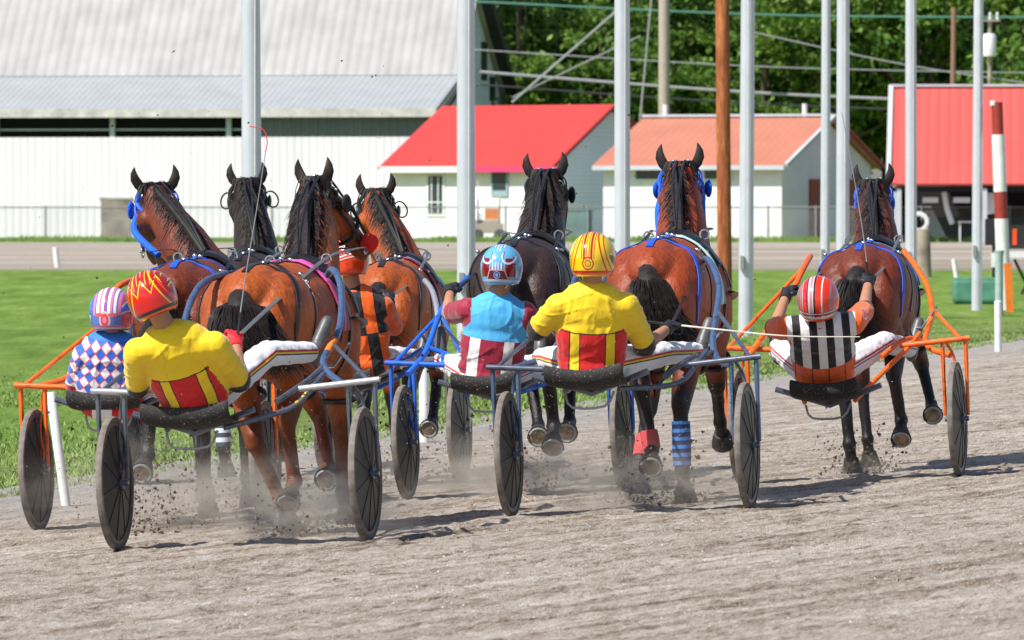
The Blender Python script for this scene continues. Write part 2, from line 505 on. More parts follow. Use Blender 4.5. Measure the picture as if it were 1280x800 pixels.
m_red_roof = ribmat('red_metal_roof', (.64, .055, .045, 1), .45, .12, rough=.45)
m_salmon = ribmat('faded_red_metal_roof', (.52, .195, .125, 1), .45, .28, rough=.55)
m_shed_roof = ribmat('light_red_metal_roof', (.60, .10, .085, 1), .5, .25, rough=.5)
m_wall = simple('white_painted_wall', (.86, .84, .86, 1), .7, var=.05, scale=1)
m_bwall = simple('grey_white_wall', (.50, .54, .58, 1), .7, var=.06, scale=1)
m_trim = simple('white_trim', (.78, .78, .80, 1), .5, var=.05)
m_win = mat('window_glass', color=(.03, .045, .06, 1), rough=.12)
m_reddoor = simple('dark_red_paint', (.30, .022, .02, 1), .6)
m_bluedoor = simple('pale_blue_paint', (.30, .40, .46, 1), .6)
m_brown = simple('weathered_brown', (.27, .22, .19, 1), .8, var=.3, scale=1.2)

def bmatrix(px, D, phi, z=-.15):
    """building frame: origin at its front-right ground corner; local -Y is the front normal"""
    return Matrix.Translation(((px - 640) / F * D, D, z)) @ Matrix.Rotation(-phi, 4, 'Z')
def quad(name, m, parent, pts, th=.12, smooth=False):
    """a slab: polygon given counter-clockwise from outside, thickness inwards"""
    pts = [Vector(p) for p in pts]; n = (pts[1] - pts[0]).cross(pts[2] - pts[1]).normalized()
    k = len(pts); vs_ = pts + [p - n * th for p in pts]
    fs = [tuple(range(k)), tuple(range(2 * k - 1, k - 1, -1))] + [(i, i + k, (i + 1) % k + k, (i + 1) % k) for i in range(k)]
    return MB().add(vs_, fs).build(name, m, parent, smooth=False)
def boxp(name, m, parent, c, size): return MB().box(c, size).build(name, m, parent, smooth=False)

# barn: front runs left from the right-hand corner
D = 398.0; s = F / D
B = empty('barn', None, 'huge white metal barn with grey roof and long dark opening under the eave', 'barn', M=bmatrix(541, D, R(9)))
Wd = 26.0; L = 62.0
zr = lambda y: (298 - y) / s
eave = zr(146); z_op0 = zr(172); brk = zr(92); ridge = zr(-32)
quad('wall', m_white_w, B, [(-L, 0, 0), (0, 0, 0), (0, 0, z_op0), (-L, 0, z_op0)], .2)
boxp('opening_shade', m_dark, B, (-L / 2 - 5.2, 1.4, (z_op0 + eave) / 2), (L - 10.7, .1, eave - z_op0))  # black sheet standing in for the shade inside the open band
boxp('louvre_panel', m_louver, B, (-5.2, .1, (z_op0 + eave) / 2 - .003), (9.5, .12, eave - z_op0))
for i in range(8): boxp('opening_post', m_bwall, B, (-11.5 - 6.6 * i, .1, (z_op0 + eave) / 2), (.28, .2, eave - z_op0))
boxp('opening_rail', m_bwall, B, (-35, .3, z_op0 + .42), (49, .07, .10))
boxp('eave_fascia', m_fascia, B, (-L / 2, -.55, eave + .18), (L + .6, .14, .48))
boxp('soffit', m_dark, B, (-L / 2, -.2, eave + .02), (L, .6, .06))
yb = Wd * .30; yr = Wd * .5
quad('lower_roof', m_barn_roof2, B, [(-L, -.62, eave + .40), (.3, -.62, eave + .40), (.3, yb, brk), (-L, yb, brk)], .15)
quad('upper_roof', m_barn_roof, B, [(-L, yb - .1, brk + .02), (.5, yb - .1, brk + .02), (.5, yr, ridge), (-L, yr, ridge)], .2)
quad('rear_roof', m_barn_roof, B, [(.5, yr + .01, ridge), (.5, Wd + .5, eave + .3), (-L, Wd + .5, eave + .3), (-L, yr + .01, ridge)], .2)
quad('gable_wall', ribmat('shade_blue_siding', (.72, .76, .95, 1), .5, .15, axis='z'), B, [(0, .2, 0), (0, Wd, 0), (0, Wd, eave + .1), (0, yr, ridge - .25), (0, yb, brk - .2), (0, .2, eave + .3)], .15)  # barn gable colour carries the bluish shade of this side
MB().tube([(.62, yr, ridge + .05), (.62, Wd + .5, eave + .3)], .42, 4).build('barge_board', m_black, B, False)
MB().tube([(.62, -.4, eave + .15), (.62, yb, brk - .15)], .16, 4).build('barge_board', m_black, B, False)
for (yy, zz, hh) in ((17.5, zr(70), 2.2), (20.5, zr(105), 1.4)): boxp('gable_vent', m_black, B, (.03, yy, zz), (.08, 1.8, hh))
boxp('side_door', m_brown, B, (-17.9, -.04, 1.05), (1.65, .1, 2.1))
MB().box((-17.9, -.07, 2.2), (1.9, .1, .12)).build('door_lintel', m_fascia, B, False)

def house(name, label, px, D, phi, Lf, Wf, ez, rz, roofm, wallm, gablem, ov=.55, base=-.15):
    H = empty(name, None, label, 'house', M=bmatrix(px, D, phi, base))
    quad('wall', wallm, H, [(-Lf, 0, 0), (0, 0, 0), (0, 0, ez + .1), (-Lf, 0, ez + .1)], .15)
    quad('gable_wall', gablem, H, [(0, .15, 0), (0, Wf, 0), (0, Wf, ez), (0, Wf / 2, rz - .12), (0, .15, ez)], .15)
    quad('gable_wall', gablem, H, [(-Lf + .01, Wf, 0), (-Lf + .01, .15, 0), (-Lf + .01, .15, ez), (-Lf + .01, Wf / 2, rz - .12), (-Lf + .01, Wf, ez)], .15)
    quad('rear_wall', wallm, H, [(0, Wf, 0), (-Lf, Wf, 0), (-Lf, Wf, ez), (0, Wf, ez)], .15)
    dz = (rz - ez) / (Wf / 2) * ov
    quad('roof', roofm, H, [(-Lf - .4, -ov, ez - dz + .12), (.4, -ov, ez - dz + .12), (.4, Wf / 2, rz + .12), (-Lf - .4, Wf / 2, rz + .12)], .1)
    quad('roof', roofm, H, [(.4, Wf / 2 + .005, rz + .12), (.4, Wf + ov, ez - dz + .12), (-Lf - .4, Wf + ov, ez - dz + .12), (-Lf - .4, Wf / 2 + .005, rz + .12)], .1)
    return H, dz
# bright red roofed house
D = 372.0; s = F / D
H1, dz = house('red_roofed_house', 'small white house with bright red metal roof between barn and second metal pole', 690, D, R(37), 10.6, 10.0, (302 - 206) / s, (302 - 134) / s, m_red_roof, m_wall, m_gable_w)
ez = (302 - 206) / s
boxp('eave_fascia', m_trim, H1, (-7.9, -.57, ez - dz + .02), (5.8, .08, .32))
boxp('eave_fascia', simple('pink_fascia', (.75, .05, .16, 1), .5), H1, (-2.1, -.57, ez - dz + .02), (5.7, .08, .30))
MB().tube([(.45, -.55, ez - dz + .1), (.45, 5, (302 - 134) / s + .1), (.45, 10.55, ez - dz + .1)], .11, 4).build('barge_board', m_reddoor, H1, False)
w = MB().box((-7.55, -.03, 2.35), (1.2, .08, 2.3)).build('window', m_trim, H1, False)
MB().box((-7.55, -.085, 2.35), (.9, .04, 1.95)).build('pane', m_win, w, False)
fm = MB()
for dx in (-.22, .22): fm.box((-7.55 + dx, -.12, 2.35), (.06, .03, 1.95))
fm.box((-7.55, -.124, 1.95), (.9, .03, .06)); fm.build('muntin', m_trim, w, False)
w = MB().box((-3.35, -.05, 2.95), (1.1, .1, 1.4)).build('window', m_bluedoor, H1, False)
MB().box((-3.35, -.12, 3.1), (.85, .04, 1.0)).build('pane', m_win, w, False)
w = MB().box((-.9, -.05, 3.0), (.9, .1, 1.1)).build('window', m_bluedoor, H1, False)
MB().box((-.9, -.12, 3.0), (.7, .04, .85)).build('pane', m_win, w, False)
boxp('corner_board', m_trim, H1, (-.12, -.03, ez / 2 - .1), (.2, .08, ez - .3))
boxp('side_door', m_black, H1, (.04, 6.6, 1.9), (.1, 1.6, 3.2))
# salmon roofed house
D = 356.0; s = F / D
gcol = simple('shade_blue_wall', (.80, .78, .94, 1), .7, var=.05, scale=1)  # white wall with the gable's blue shade mixed into its colour
H2, dz = house('salmon_roofed_house', 'long white house with faded salmon metal roof behind the rusty pole', 977, D, R(24), 9.6, 12.2, (304 - 207) / s, (304 - 149) / s, m_salmon, m_wall, gcol)
ez = (304 - 207) / s
boxp('eave_fascia', m_bwall, H2, (-4.8, -.57, ez - dz + .03), (10.3, .08, .22))
boxp('ridge_cap', m_bwall, H2, (-4.8, 6.1, (304 - 149) / s + .2), (10.4, .4, .12))
MB().tube([(.45, -.55, ez - dz + .14), (.45, 6.1, (304 - 149) / s + .14), ], .13, 4).build('barge_board', m_bwall, H2, False)
MB().tube([(.45, 6.1, (304 - 149) / s + .14), (.45, 12.75, ez - dz + .14)], .13, 4).build('barge_board', m_reddoor, H2, False)
for xx in (-7.1, -3.4):
    w = MB().box((xx, -.04, 3.4), (1.6, .1, .8)).build('window', m_trim, H2, False)
    MB().box((xx, -.11, 3.4), (1.35, .04, .58)).build('pane', m_win, w, False)
boxp('gable_door', m_reddoor, H2, (.05, 4.6, 1.55), (.1, 1.9, 3.1))
boxp('gable_door', m_reddoor, H2, (.05, 9.3, 1.55), (.1, 1.9, 3.1))
MB().tube([(-8.8, 6.1, 6.1), (-8.8, 6.1, 6.9)], .13, 10).build('vent_pipe', m_trim, H2)
MB().tube([(-1.2, 6.1, 6.1), (-1.2, 6.1, 6.9)], .13, 10).build('vent_pipe', m_trim, H2)
# open shed with the red roof on the right
D = 345.0; s = F / D
S = empty('open_shed', None, 'open fronted shed with large light red metal roof at the right edge', 'shed', M=bmatrix(1113, D, R(4)))
ez = (305 - 231) / s; rz = (305 - 107) / s
quad('roof', m_shed_roof, S, [(0, -.3, ez), (11.5, -.3, ez), (11.5, 7, rz), (0.0, 7, rz)], .12)
quad('roof', m_shed_roof, S, [(11.5, 7.005, rz), (11.5, 14, ez), (0, 14, ez), (0, 7.005, rz)], .12)
MB().tube([(-.1, -.35, ez), (-.1, 7, rz)], .16, 4).build('barge_board', m_bwall, S, False)
boxp('ridge_cap', m_bwall, S, (5.7, 7, rz + .06), (11.6, .4, .12))
boxp('rear_wall', m_dark, S, (5.8, 9.0, ez / 2), (11.4, .2, ez + 1.5))  # wall coloured near-black for the shaded inside of the shed
boxp('side_wall', m_bwall, S, (.2, 5.0, ez / 2), (.2, 8, ez))
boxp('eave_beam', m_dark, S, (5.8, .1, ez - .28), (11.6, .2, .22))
for xx in (.4, 4.5, 8.6): boxp('post', m_bwall, S, (xx, 0, ez / 2 - .1), (.24, .24, ez - .25))
boxp('hanging_sign', m_trim, S, (1.9, .8, 2.05), (.75, .06, .26)); boxp('hanging_sign', m_trim, S, (3.4, .8, 2.05), (.8, .06, .26))
boxp('hanging_sign', m_trim, S, (4.9, .5, 1.9), (.9, .06, 1.0))
MB().tube([(2.55, 1, ez - .4), (2.7, 1, 1.6), (2.95, 1, .9)], .14, 8).build('hanging_hose', m_trim, S)
mb = MB().box((4.0, 1.2, 1.0), (1.6, .8, .07))
for a in (-.7, .7):
    for b_ in (-.3, .3): mb.box((4.0 + a, 1.2 + b_, .48), (.06, .06, .96))
tb = empty('work_table', S.matrix_world @ Vector((4.0, 1.2, 0)), 'white topped work table standing in the open red roofed shed', 'table')
mb.v = [v - Vector((4.0, 1.2, 0)) for v in mb.v]; mb.build('table_body', m_trim, tb, False)
wr = MB().lathe([(.42, -.06), (.5, -.03), (.5, .03), (.42, .06), (.30, .05), (.30, -.05), (.42, -.06)], 20, Matrix.Rotation(R(90), 4, 'Z') @ Matrix.Identity(4))
wr = wr.build('tyre_ring', m_trim); wr.location = S.matrix_world @ Vector((1.35, .3, 1.0)); tag(wr, 'white round tyre ring by the left end of the open shed', 'ring')  # tyre modelled as a plain white ring

# utility cart parked in front of the red roofed house
D = 364.0; s = F / D
C = empty('utility_cart', G(611, D), 'parked orange and white utility cart in front of the bright red roofed house', 'cart')
m_or2 = simple('orange_paint', (.80, .20, .02, 1), .5); m_tan = simple('tan_paint', (.42, .33, .28, 1), .6)
bm_ = MB().box((0, 0, .62), (1.5, 1.0, .5)).box((-.1, 0, .95), (1.3, .9, .2)).build('body', m_tan, C, False)
MB().box((.15, 0, 1.35), (.7, .8, .55)).build('seat', m_or2, C, False)
MB().box((-.45, 0, 1.15), (.3, .9, .5)).build('dash', m_trim, C, False)
MB().box((0, 0, 2.15), (1.2, 1.1, .08)).build('canopy', m_trim, C, False)
for a in (-.55, .55):
    MB().tube([(a, -.45, .8), (a, -.45, 2.1)], .035, 6).build('canopy_post', m_black, C)
    for b_ in (-.5, .5): MB().lathe([(.0, -.08), (.26, -.08), (.3, 0), (.26, .08), (0, .08)], 18, Matrix.Translation((a, b_, .3)) @ Matrix.Rotation(R(90), 4, 'Z')).build('wheel', m_black, C)
tk = MB().lathe([(0, 0), (.55, 0), (.6, .15), (.6, .75), (.52, .95), (0, 1.0)], 20, Matrix.Translation((0, 0, 0)) @ Matrix.Rotation(R(-90), 4, 'Y'))
tk = tk.build('water_tank', m_trim); tk.location = G(721, 366); tag(tk, 'rounded white water tank behind the fence at the foot of the red roofed house', 'tank')

# ------------------------------------------------------------------ chain-link fence
def link_mat(name, col, dens):
    m = bpy.data.materials.new(name); m.use_nodes = True; X.nt = m.node_tree; nt = m.node_tree
    x, y, z = xyz(coords()); k = 11
    a = ((x + z) * k).frac() < dens; b = ((x - z) * k).frac() < dens
    f = X.m('MAXIMUM', a * 1.0, b * 1.0)
    t = nt.nodes.new('ShaderNodeBsdfTransparent'); p = nt.nodes['Principled BSDF']; p.inputs['Base Color'].default_value = col
    p.inputs['Roughness'].default_value = .6
    ms = nt.nodes.new('ShaderNodeMixShader'); nt.links.new(f.s, ms.inputs[0]); nt.links.new(t.outputs[0], ms.inputs[1]); nt.links.new(p.outputs[0], ms.inputs[2])
    nt.links.new(ms.outputs[0], nt.nodes['Material Output'].inputs[0])
    return m
m_link = link_mat('chain_link', (.45, .47, .47, 1), .10)
m_galv = simple('galvanised_steel', (.33, .34, .34, 1), .5, .3)
D = 350.0; s = F / D
fx0, fx1 = (-60 - 640) / s, (1340 - 640) / s
FN = empty('chain_link_fence', (fx0, D, -.15), 'long galvanised chain-link fence across the far side of the back straight', 'fence')
fh = (302 - 258) / s
boxp('mesh_panel', m_link, FN, ((fx1 - fx0) / 2, 0, fh / 2), (fx1 - fx0, .006, fh - .06))
MB().tube([(0, -.03, fh), (fx1 - fx0, -.03, fh)], .035, 6).build('top_rail', m_galv, FN)
for px in (-35, 57, 190, 340, 490, 632, 735, 835, 960, 1020, 1152, 1262, 1330):
    xx = (px - 640) / s - fx0
    MB().tube([(xx, -.05, 0), (xx, -.05, fh + .08)], .05, 8).build('post', m_galv, FN)
m_screen = simple('green_screen', (.018, .075, .07, 1), .8, var=.25, scale=2)
m_screen2 = simple('pale_teal_screen', (.17, .33, .30, 1), .8, var=.2, scale=2)
for px0, px1, y0, m_, lb in ((1150, 1290, 270, m_screen, 'dark green windscreen cloth on the fence below the open shed'), (700, 742, 262, m_screen2, 'pale teal cloth on the fence beside the bright red roofed house')):
    xx0, xx1 = (px0 - 640) / s, (px1 - 640) / s
    hh = (302 - y0) / s
    o = MB().box(((xx1 - xx0) / 2, 0, hh / 2), (xx1 - xx0, .03, hh)).build('fence_screen', m_, None, False)
    o.location = (xx0, D + .06, -.15); tag(o, lb, 'screen')
# green grass verge along the fence
def verge():
    n = 9000; x = rng.uniform(fx0, fx1, n); y = rng.uniform(346, 351.5, n); h = .12 + .38 * rng.random(n) * vnoise(x * .6, y, 3)
    w = .05 + .04 * rng.random(n); lx = (rng.random(n) - .5) * .2
    A = np.stack([x - w, y, x * 0 - .16], -1); B2 = np.stack([x + w, y, x * 0 - .16], -1); C2 = np.stack([x + lx, y, h - .15], -1)
    me = bpy.data.meshes.new('verge'); me.from_pydata(np.stack([A, B2, C2], 1).reshape(-1, 3).tolist(), [], np.arange(n * 3).reshape(-1, 3).tolist()); return me
tag(link('grass_verge', verge(), mat('verge_blades', lambda: ramp(noi(coords(), 1, 4), [(.35, (.08, .18, .02, 1)), (.65, (.22, .35, .06, 1))]), rough=.7)), 'strip of long green grass at the foot of the fence', 'grass', kind='stuff')

# ------------------------------------------------------------------ poles and posts
m_alu = simple('brushed_aluminium', (.60, .62, .70, 1), .34, .25, var=.05, scale=3)
m_rust = mat('rusty_brown_wood', lambda: ramp(noi(mapping(coords(), (6, 6, .9)), 2.2, 6, .7), [(.3, (.11, .030, .012, 1)), (.5, (.34, .095, .026, 1)), (.68, (.60, .22, .08, 1))]), rough=.8, bump=((lambda: noi(mapping(coords(), (20, 20, 1)), 3, 4)), .6, .02))
m_paint = simple('chalky_white_paint', (.80, .80, .78, 1), .6, var=.08, scale=6)
m_wood = simple('weathered_wood', (.36, .30, .24, 1), .85, var=.3, scale=2, bump=.4)
def pole(name, label, cat, xt, xb, wt, wb, D, m_, top_y=-120, cap=False, group=None, n=20):
    base = G(xb, D); top = P(xt, top_y, D); s_ = F / D
    root = empty(name, base, label, cat, group)
    mb = MB(); N = 10
    pts = [Vector((0, 0, -.1)).lerp(top - base, i / N) for i in range(N + 1)]
    mb.tube(pts, [(wb + (wt - wb) * i / N) / s_ / 2 for i in range(N + 1)], n); mb.build('shaft', m_, root)
    if cap: MB().tube([(0, 0, -.02), (0, 0, .05), (0, 0, .12)], [wb / s_ * .8, wb / s_ * .8, wb / s_ * .55], 18).build('base_collar', m_, root)
    if n == 20 and m_ is m_alu:
        r_ = wb / s_ / 2
        MB().box((-r_ * .5, -r_ - .02, 1.05), (.05, .07, .20)).build('rope_cleat', m_galv, root, False)
        MB().tube([(r_ * .25, -r_ - .03, 1.05), (r_ * .3, -r_ - .035, 6.0), (r_ * .2, -r_ - .03, 13.0)], .006, 5).build('halyard', m_paint, root)
    return root
fl = 'tall aluminium poles standing on the infield'
PL = [(313, 316, 23, 26, 73, 'thickest metal pole, leftmost, in front of the barn'), (582, 583, 22, 24, 78, 'metal pole in front of the bright red roofed house'),
      (777.5, 778, 19, 20.5, 84, 'metal pole between the two red roofed houses'), (935.5, 932, 17, 19, 103, 'metal pole just right of the rusty brown pole'),
      (1033, 1031, 11, 12.5, 118, 'thinnest of the metal poles, before the gable wall of the salmon roofed house'), (1054, 1053, 15.5, 17, 98, 'metal pole just left of the right-hand horse ears'),
      (1138, 1139, 13, 15, 112, 'metal pole at the left end of the open shed'), (1223.5, 1221, 11.5, 13.5, 128, 'metal pole beside the green box and striped pole')]
for xt, xb, wt, wb, D, lb in PL: pole('flagpole', lb, 'pole', xt, xb, wt, wb, D, m_alu, group=fl)
pole('wooden_pole', 'rusty brown wooden pole left of a metal pole in the middle right', 'pole', 901.5, 906.5, 17, 18.5, 116, m_rust, cap=False)
pole('utility_pole', 'bare grey utility pole rising behind the salmon roof among the trees', 'utility pole', 830, 830, 13, 15, 400, simple('grey_pole', (.42, .36, .30, 1), .8), cap=False)
pole('utility_pole', 'brown utility pole rising behind the open shed roof', 'utility pole', 1192, 1189, 6, 8, 400, simple('brown_pole', (.28, .15, .10, 1), .8), top_y=9, cap=False)
tp = pole('utility_pole', 'utility pole carrying a pale transformer can behind the open shed roof', 'utility pole', 1237, 1237, 5, 7, 400, m_wood, top_y=20, cap=False)
tz = P(1236, 55, 400).z + .15
MB().lathe([(0, 0), (.36, 0), (.38, .1), (.38, 1.1), (.3, 1.25), (0, 1.28)], 16, Matrix.Translation((-.05, -.5, tz - .7)) @ Matrix.Rotation(R(-90), 4, 'Y')).build('transformer', m_trim, tp)
MB().box((0, -.2, tz + 1.3), (1.1, .12, .12)).build('crossarm', m_wood, tp, False)
for a in (-.45, 0, .4): MB().lathe([(0, 0), (.09, 0), (.05, .15), (.09, .3), (0, .42)], 10, Matrix.Translation((a, -.2, tz + 1.36)) @ Matrix.Rotation(R(-90), 4, 'Y')).build('insulator', m_trim, tp)
# striped pole
b0 = G(1256, 128); t0 = P(1246, 128, 128); sp = F / 128
SP = empty('striped_pole', b0, 'leaning red and white banded pole at the right edge', 'pole')
segs = [(0, .20, m_paint, 17), (.20, .44, m_paint, 17), (.44, .57, m_reddoor, 16.5), (.57, .845, m_paint, 16.5), (.845, 1, m_reddoor, 14)]
rd_ = simple('oxide_red_paint', (.32, .035, .022, 1), .6)
for a, b_, m_, w_ in segs:
    v = t0 - b0
    MB().tube([v * a, v * b_], w_ / sp / 2, 18).build('band', rd_ if m_ is m_reddoor else m_, SP)
MB().tube([v * .985 + Vector((-.06, -.02, 0)), v * 1.0 + Vector((-.06, -.02, .03))], .07, 8).build('cap_fitting', m_paint, SP)
o = MB().box((0, 0, .42), (.13, .06, .86), Matrix.Rotation(R(-3), 3, 'Y')).build('leaning_board', m_or2, None, False); o.location = G(1261, 126); tag(o, 'orange wooden board leaning at the foot of the striped pole', 'board')
o = MB().tube([(0, 0, -.1), (0, 0, 1.0), (0, 0, 1.1)], [.07, .07, .09], 12).build('bollard', simple('pale_green_paint', (.38, .50, .48, 1), .6)); o.location = G(1249, 122); tag(o, 'slim pale green bollard left of the striped pole', 'bollard')
# marker posts beside the track
def marker(label, xt, yt, xb, yb, wpx, D, m_=None, grp='white marker posts beside the track'):
    b = P(xb, yb, D); t = P(xt, yt, D); s_ = F / D
    b.z = gz(b.x, b.y) - .03
    mb = MB(); v = t - b; mb.tube([(0, 0, 0), v * .5, v * .985, v], [wpx / s_ / 2] * 3 + [wpx / s_ / 2 * .7], 14)
    o = mb.build('marker_post', m_ or m_paint); o.location = b; tag(o, label, 'post', grp); return o
marker('leaning white marker post by the leftmost orange sulky wheel', 63, 490, 83, 632, 12, 45.2)
marker('white marker post under the blue sulky bar', 530, 440, 530.5, 553, 13, 57)
marker('white marker post behind the red legged horse, under the driver with white side striped trousers', 805, 440, 808, 512, 10, 67)
marker('white marker post on the track edge near the right border', 1247.5, 376, 1248, 438, 9, 92)
marker('small white marker post on the grass left of the first horse', 69, 309, 72, 336, 7, 210)
marker('small leaning white post above the green box', 1192, 324, 1196, 349, 6, 182)
o = marker('weathered grey wooden post standing behind the right horse rump', 1154, 286, 1156, 345, 17, 185, m_wood, 'odd'); del o['group']
# green box
gbm = MB().box((0, 0, .24), (.92, .5, .48)).mesh('gb')
o = link('green_box', gbm, simple('faded_green_plastic', (.09, .27, .19, 1), .55, var=.25, scale=3)); o.location = G(1221, 136); mo = o.modifiers.new('b', 'BEVEL'); mo.width = .09; mo.segments = 4
lid = MB().box((0, 0, .46), (.86, .46, .07)).mesh('lid'); lid = link('lid', lid, MATS['faded_green_plastic'], o); mo = lid.modifiers.new('b', 'BEVEL'); mo.width = .03; mo.segments = 2
tag(o, 'low rounded faded green box on the grass by a metal pole', 'box')
# black signal board on a white stand
D = 150.0; s = F / D
SB = empty('signal_board', G(1262, D), 'black boards with a red orange mark on a white trestle at the right edge', 'board')
zz = lambda y: (254 + 1.9 * s - y) / s
MB().box((-.33, 0, zz(290)), (.36, .12, .55)).build('board', m_black, SB, False)
MB().box((.28, 0, zz(296)), (.62, .12, .5)).build('board', m_black, SB, False)
MB().box((.10, -.065, zz(296)), (.09, .02, .34)).build('mark', mat('orange_mark', color=(.85, .08, .01, 1)), SB, False)
MB().box((.22, 0, zz(318)), (.95, .5, .12)).build('trestle_top', m_trim, SB, False)
for a, b_ in ((.1, .45), (.6, .25)): MB().tube([(a, 0, zz(324)), (b_, 0, 0)], .03, 6).build('leg', m_black, SB)
MB().tube([(-.33, 0, 0), (-.33, 0, zz(300))], .035, 6).build('leg', m_black, SB)
MB().box((-.30, -.02, zz(325)), (.16, .1, .3)).build('white_panel', m_trim, SB, False)
# overhead wires
def wire(label, a, b, r, m_, sag=.3):
    a = P(*a); b = P(*b); mid = (a + b) / 2; mid.z -= sag
    mb = MB(); mb.tube(spl([a, mid, b], 10), r, 6); o = mb.build('overhead_wire', m_, origin=a); tag(o, label, 'wire', 'overhead wires'); return o
m_wire = simple('black_cable', (.05, .05, .055, 1), .6); m_wireg = simple('grey_cable', (.36, .36, .38, 1), .5); m_wiret = simple('greenish_cable', (.10, .26, .20, 1), .5)
wire('thick grey cable bundle sloping across the trees above the red roofs', (600, 90, 405), (1330, 131, 405), .085, m_wireg)
wire('black cable just below the thick grey bundle', (600, 106, 405), (1330, 142, 405), .05, m_wire)
wire('greenish cable crossing high near the top of the picture', (590, 2, 405), (1330, 22, 405), .06, m_wiret)
wire('thin cable below the greenish one', (590, 62, 405), (1330, 92, 405), .035, m_wireg)
wire('pale guy cable rising steeply left of the second metal pole', (640, 128, 402), (775, 10, 402), .06, m_wireg, .0)
wire('thin guy cable crossing below the pale one', (640, 122, 402), (800, 45, 402), .035, m_wireg, .0)
wire('thin cable between the salmon roof and the shed', (940, 40, 402), (1330, 110, 402), .04, m_wireg)
wire('thin pale cable running up beside the bare utility pole', (800, 150, 402), (815, -10, 402), .05, m_wireg, 0)


# ================================================================== horses, sulkies, drivers
AX = Vector((0, 0, 1.12))
def coat_mat(name, base, dark, point):
    def f():
        p, q, w = attr('pt')
        n = noi(mapping(coords(), (1.6, .8, 1)), 2.2, 3, .5); n2 = noi(mapping(coords(), (1, 1, .4)), 45, 4, .6)
        a = ramp(n * .6 + n2 * .4, [(.26, dark), (.50, base), (.74, tuple(min(1, c * 1.7) for c in base[:3]) + (1,))])
        return mixc(p, a, point)
    def b():
        v = noi(mapping(coords(), (1, 1.2, .55)), 13, 4, .6); f_ = noi(coords(), 90, 3, .7)
        return v + f_ * .22
    return mat(name, f, rough=.46, spec=.42, bump=(b, .6, .026))
m_bay = coat_mat('bay_coat', (.36, .075, .011, 1), (.08, .014, .005, 1), (.012, .008, .007, 1))
m_red_bay = coat_mat('red_bay_coat', (.28, .045, .010, 1), (.07, .011, .004, 1), (.012, .008, .007, 1))
m_darkbay = coat_mat('dark_bay_coat', (.15, .028, .010, 1), (.03, .008, .005, 1), (.010, .008, .008, 1))
m_brown_coat = coat_mat('brown_black_coat', (.036, .017, .013, 1), (.012, .008, .007, 1), (.010, .008, .008, 1))
m_hair = mat('black_hair', lambda: ramp(noi(coords(), 30, 3), [(.3, (.006, .005, .005, 1)), (.7, (.030, .022, .020, 1))]), rough=.62, spec=.3)
m_hoof = simple('hoof_horn', (.035, .03, .028, 1), .6, var=.3)
m_sole = simple('dusty_hoof_sole', (.30, .22, .14, 1), .9, var=.4, scale=25)
m_eye = mat('eye', color=(.01, .008, .006, 1), rough=.1)
m_lea = simple('black_leather', (.014, .014, .017, 1), .35, var=.3)
m_nick = simple('polished_nickel', (.75, .76, .78, 1), .2, 1.0, var=.05)
m_blue_s = simple('blue_strap', (.02, .10, .62, 1), .45)
m_cyan_s = simple('cyan_strap', (.03, .30, .72, 1), .45)
m_fleece = simple('blue_fleece', (.015, .13, .70, 1), .9, bump=.6)
m_fl_black = simple('black_fleece', (.02, .02, .022, 1), .9, bump=.6)
m_fl_red = simple('red_fleece', (.80, .02, .02, 1), .9, bump=.6)

# leg poses: joints in the horse's own side plane (y, z); x offset is added per leg
HIND = {  # stifle, hock, fetlock, hoof
    'stance': [(.34, .98), (.00, .56), (-.02, .20), (.07, .04)],
    'reach':  [(.46, .96), (.25, .52), (.42, .20), (.53, .05)],
    'push':   [(.26, .95), (-.18, .60), (-.36, .27), (-.30, .10)],
    'swing':  [(.40, .98), (.08, .68), (.02, .38), (-.14, .30)],
    'lift':   [(.44, 1.00), (.18, .64), (.26, .34), (.12, .24)]}
FORE = {  # elbow, knee, fetlock, hoof
    'stance': [(1.36, .92), (1.40, .52), (1.38, .19), (1.47, .04)],
    'back':   [(1.34, .92), (1.20, .54), (1.00, .27), (1.00, .12)],
    'fold':   [(1.42, .94), (1.68, .66), (1.50, .38), (1.34, .33)],
    'reach':  [(1.42, .93), (1.68, .58), (1.90, .31), (2.02, .20)],
    'swing':  [(1.38, .92), (1.50, .56), (1.22, .42), (1.08, .40)]}

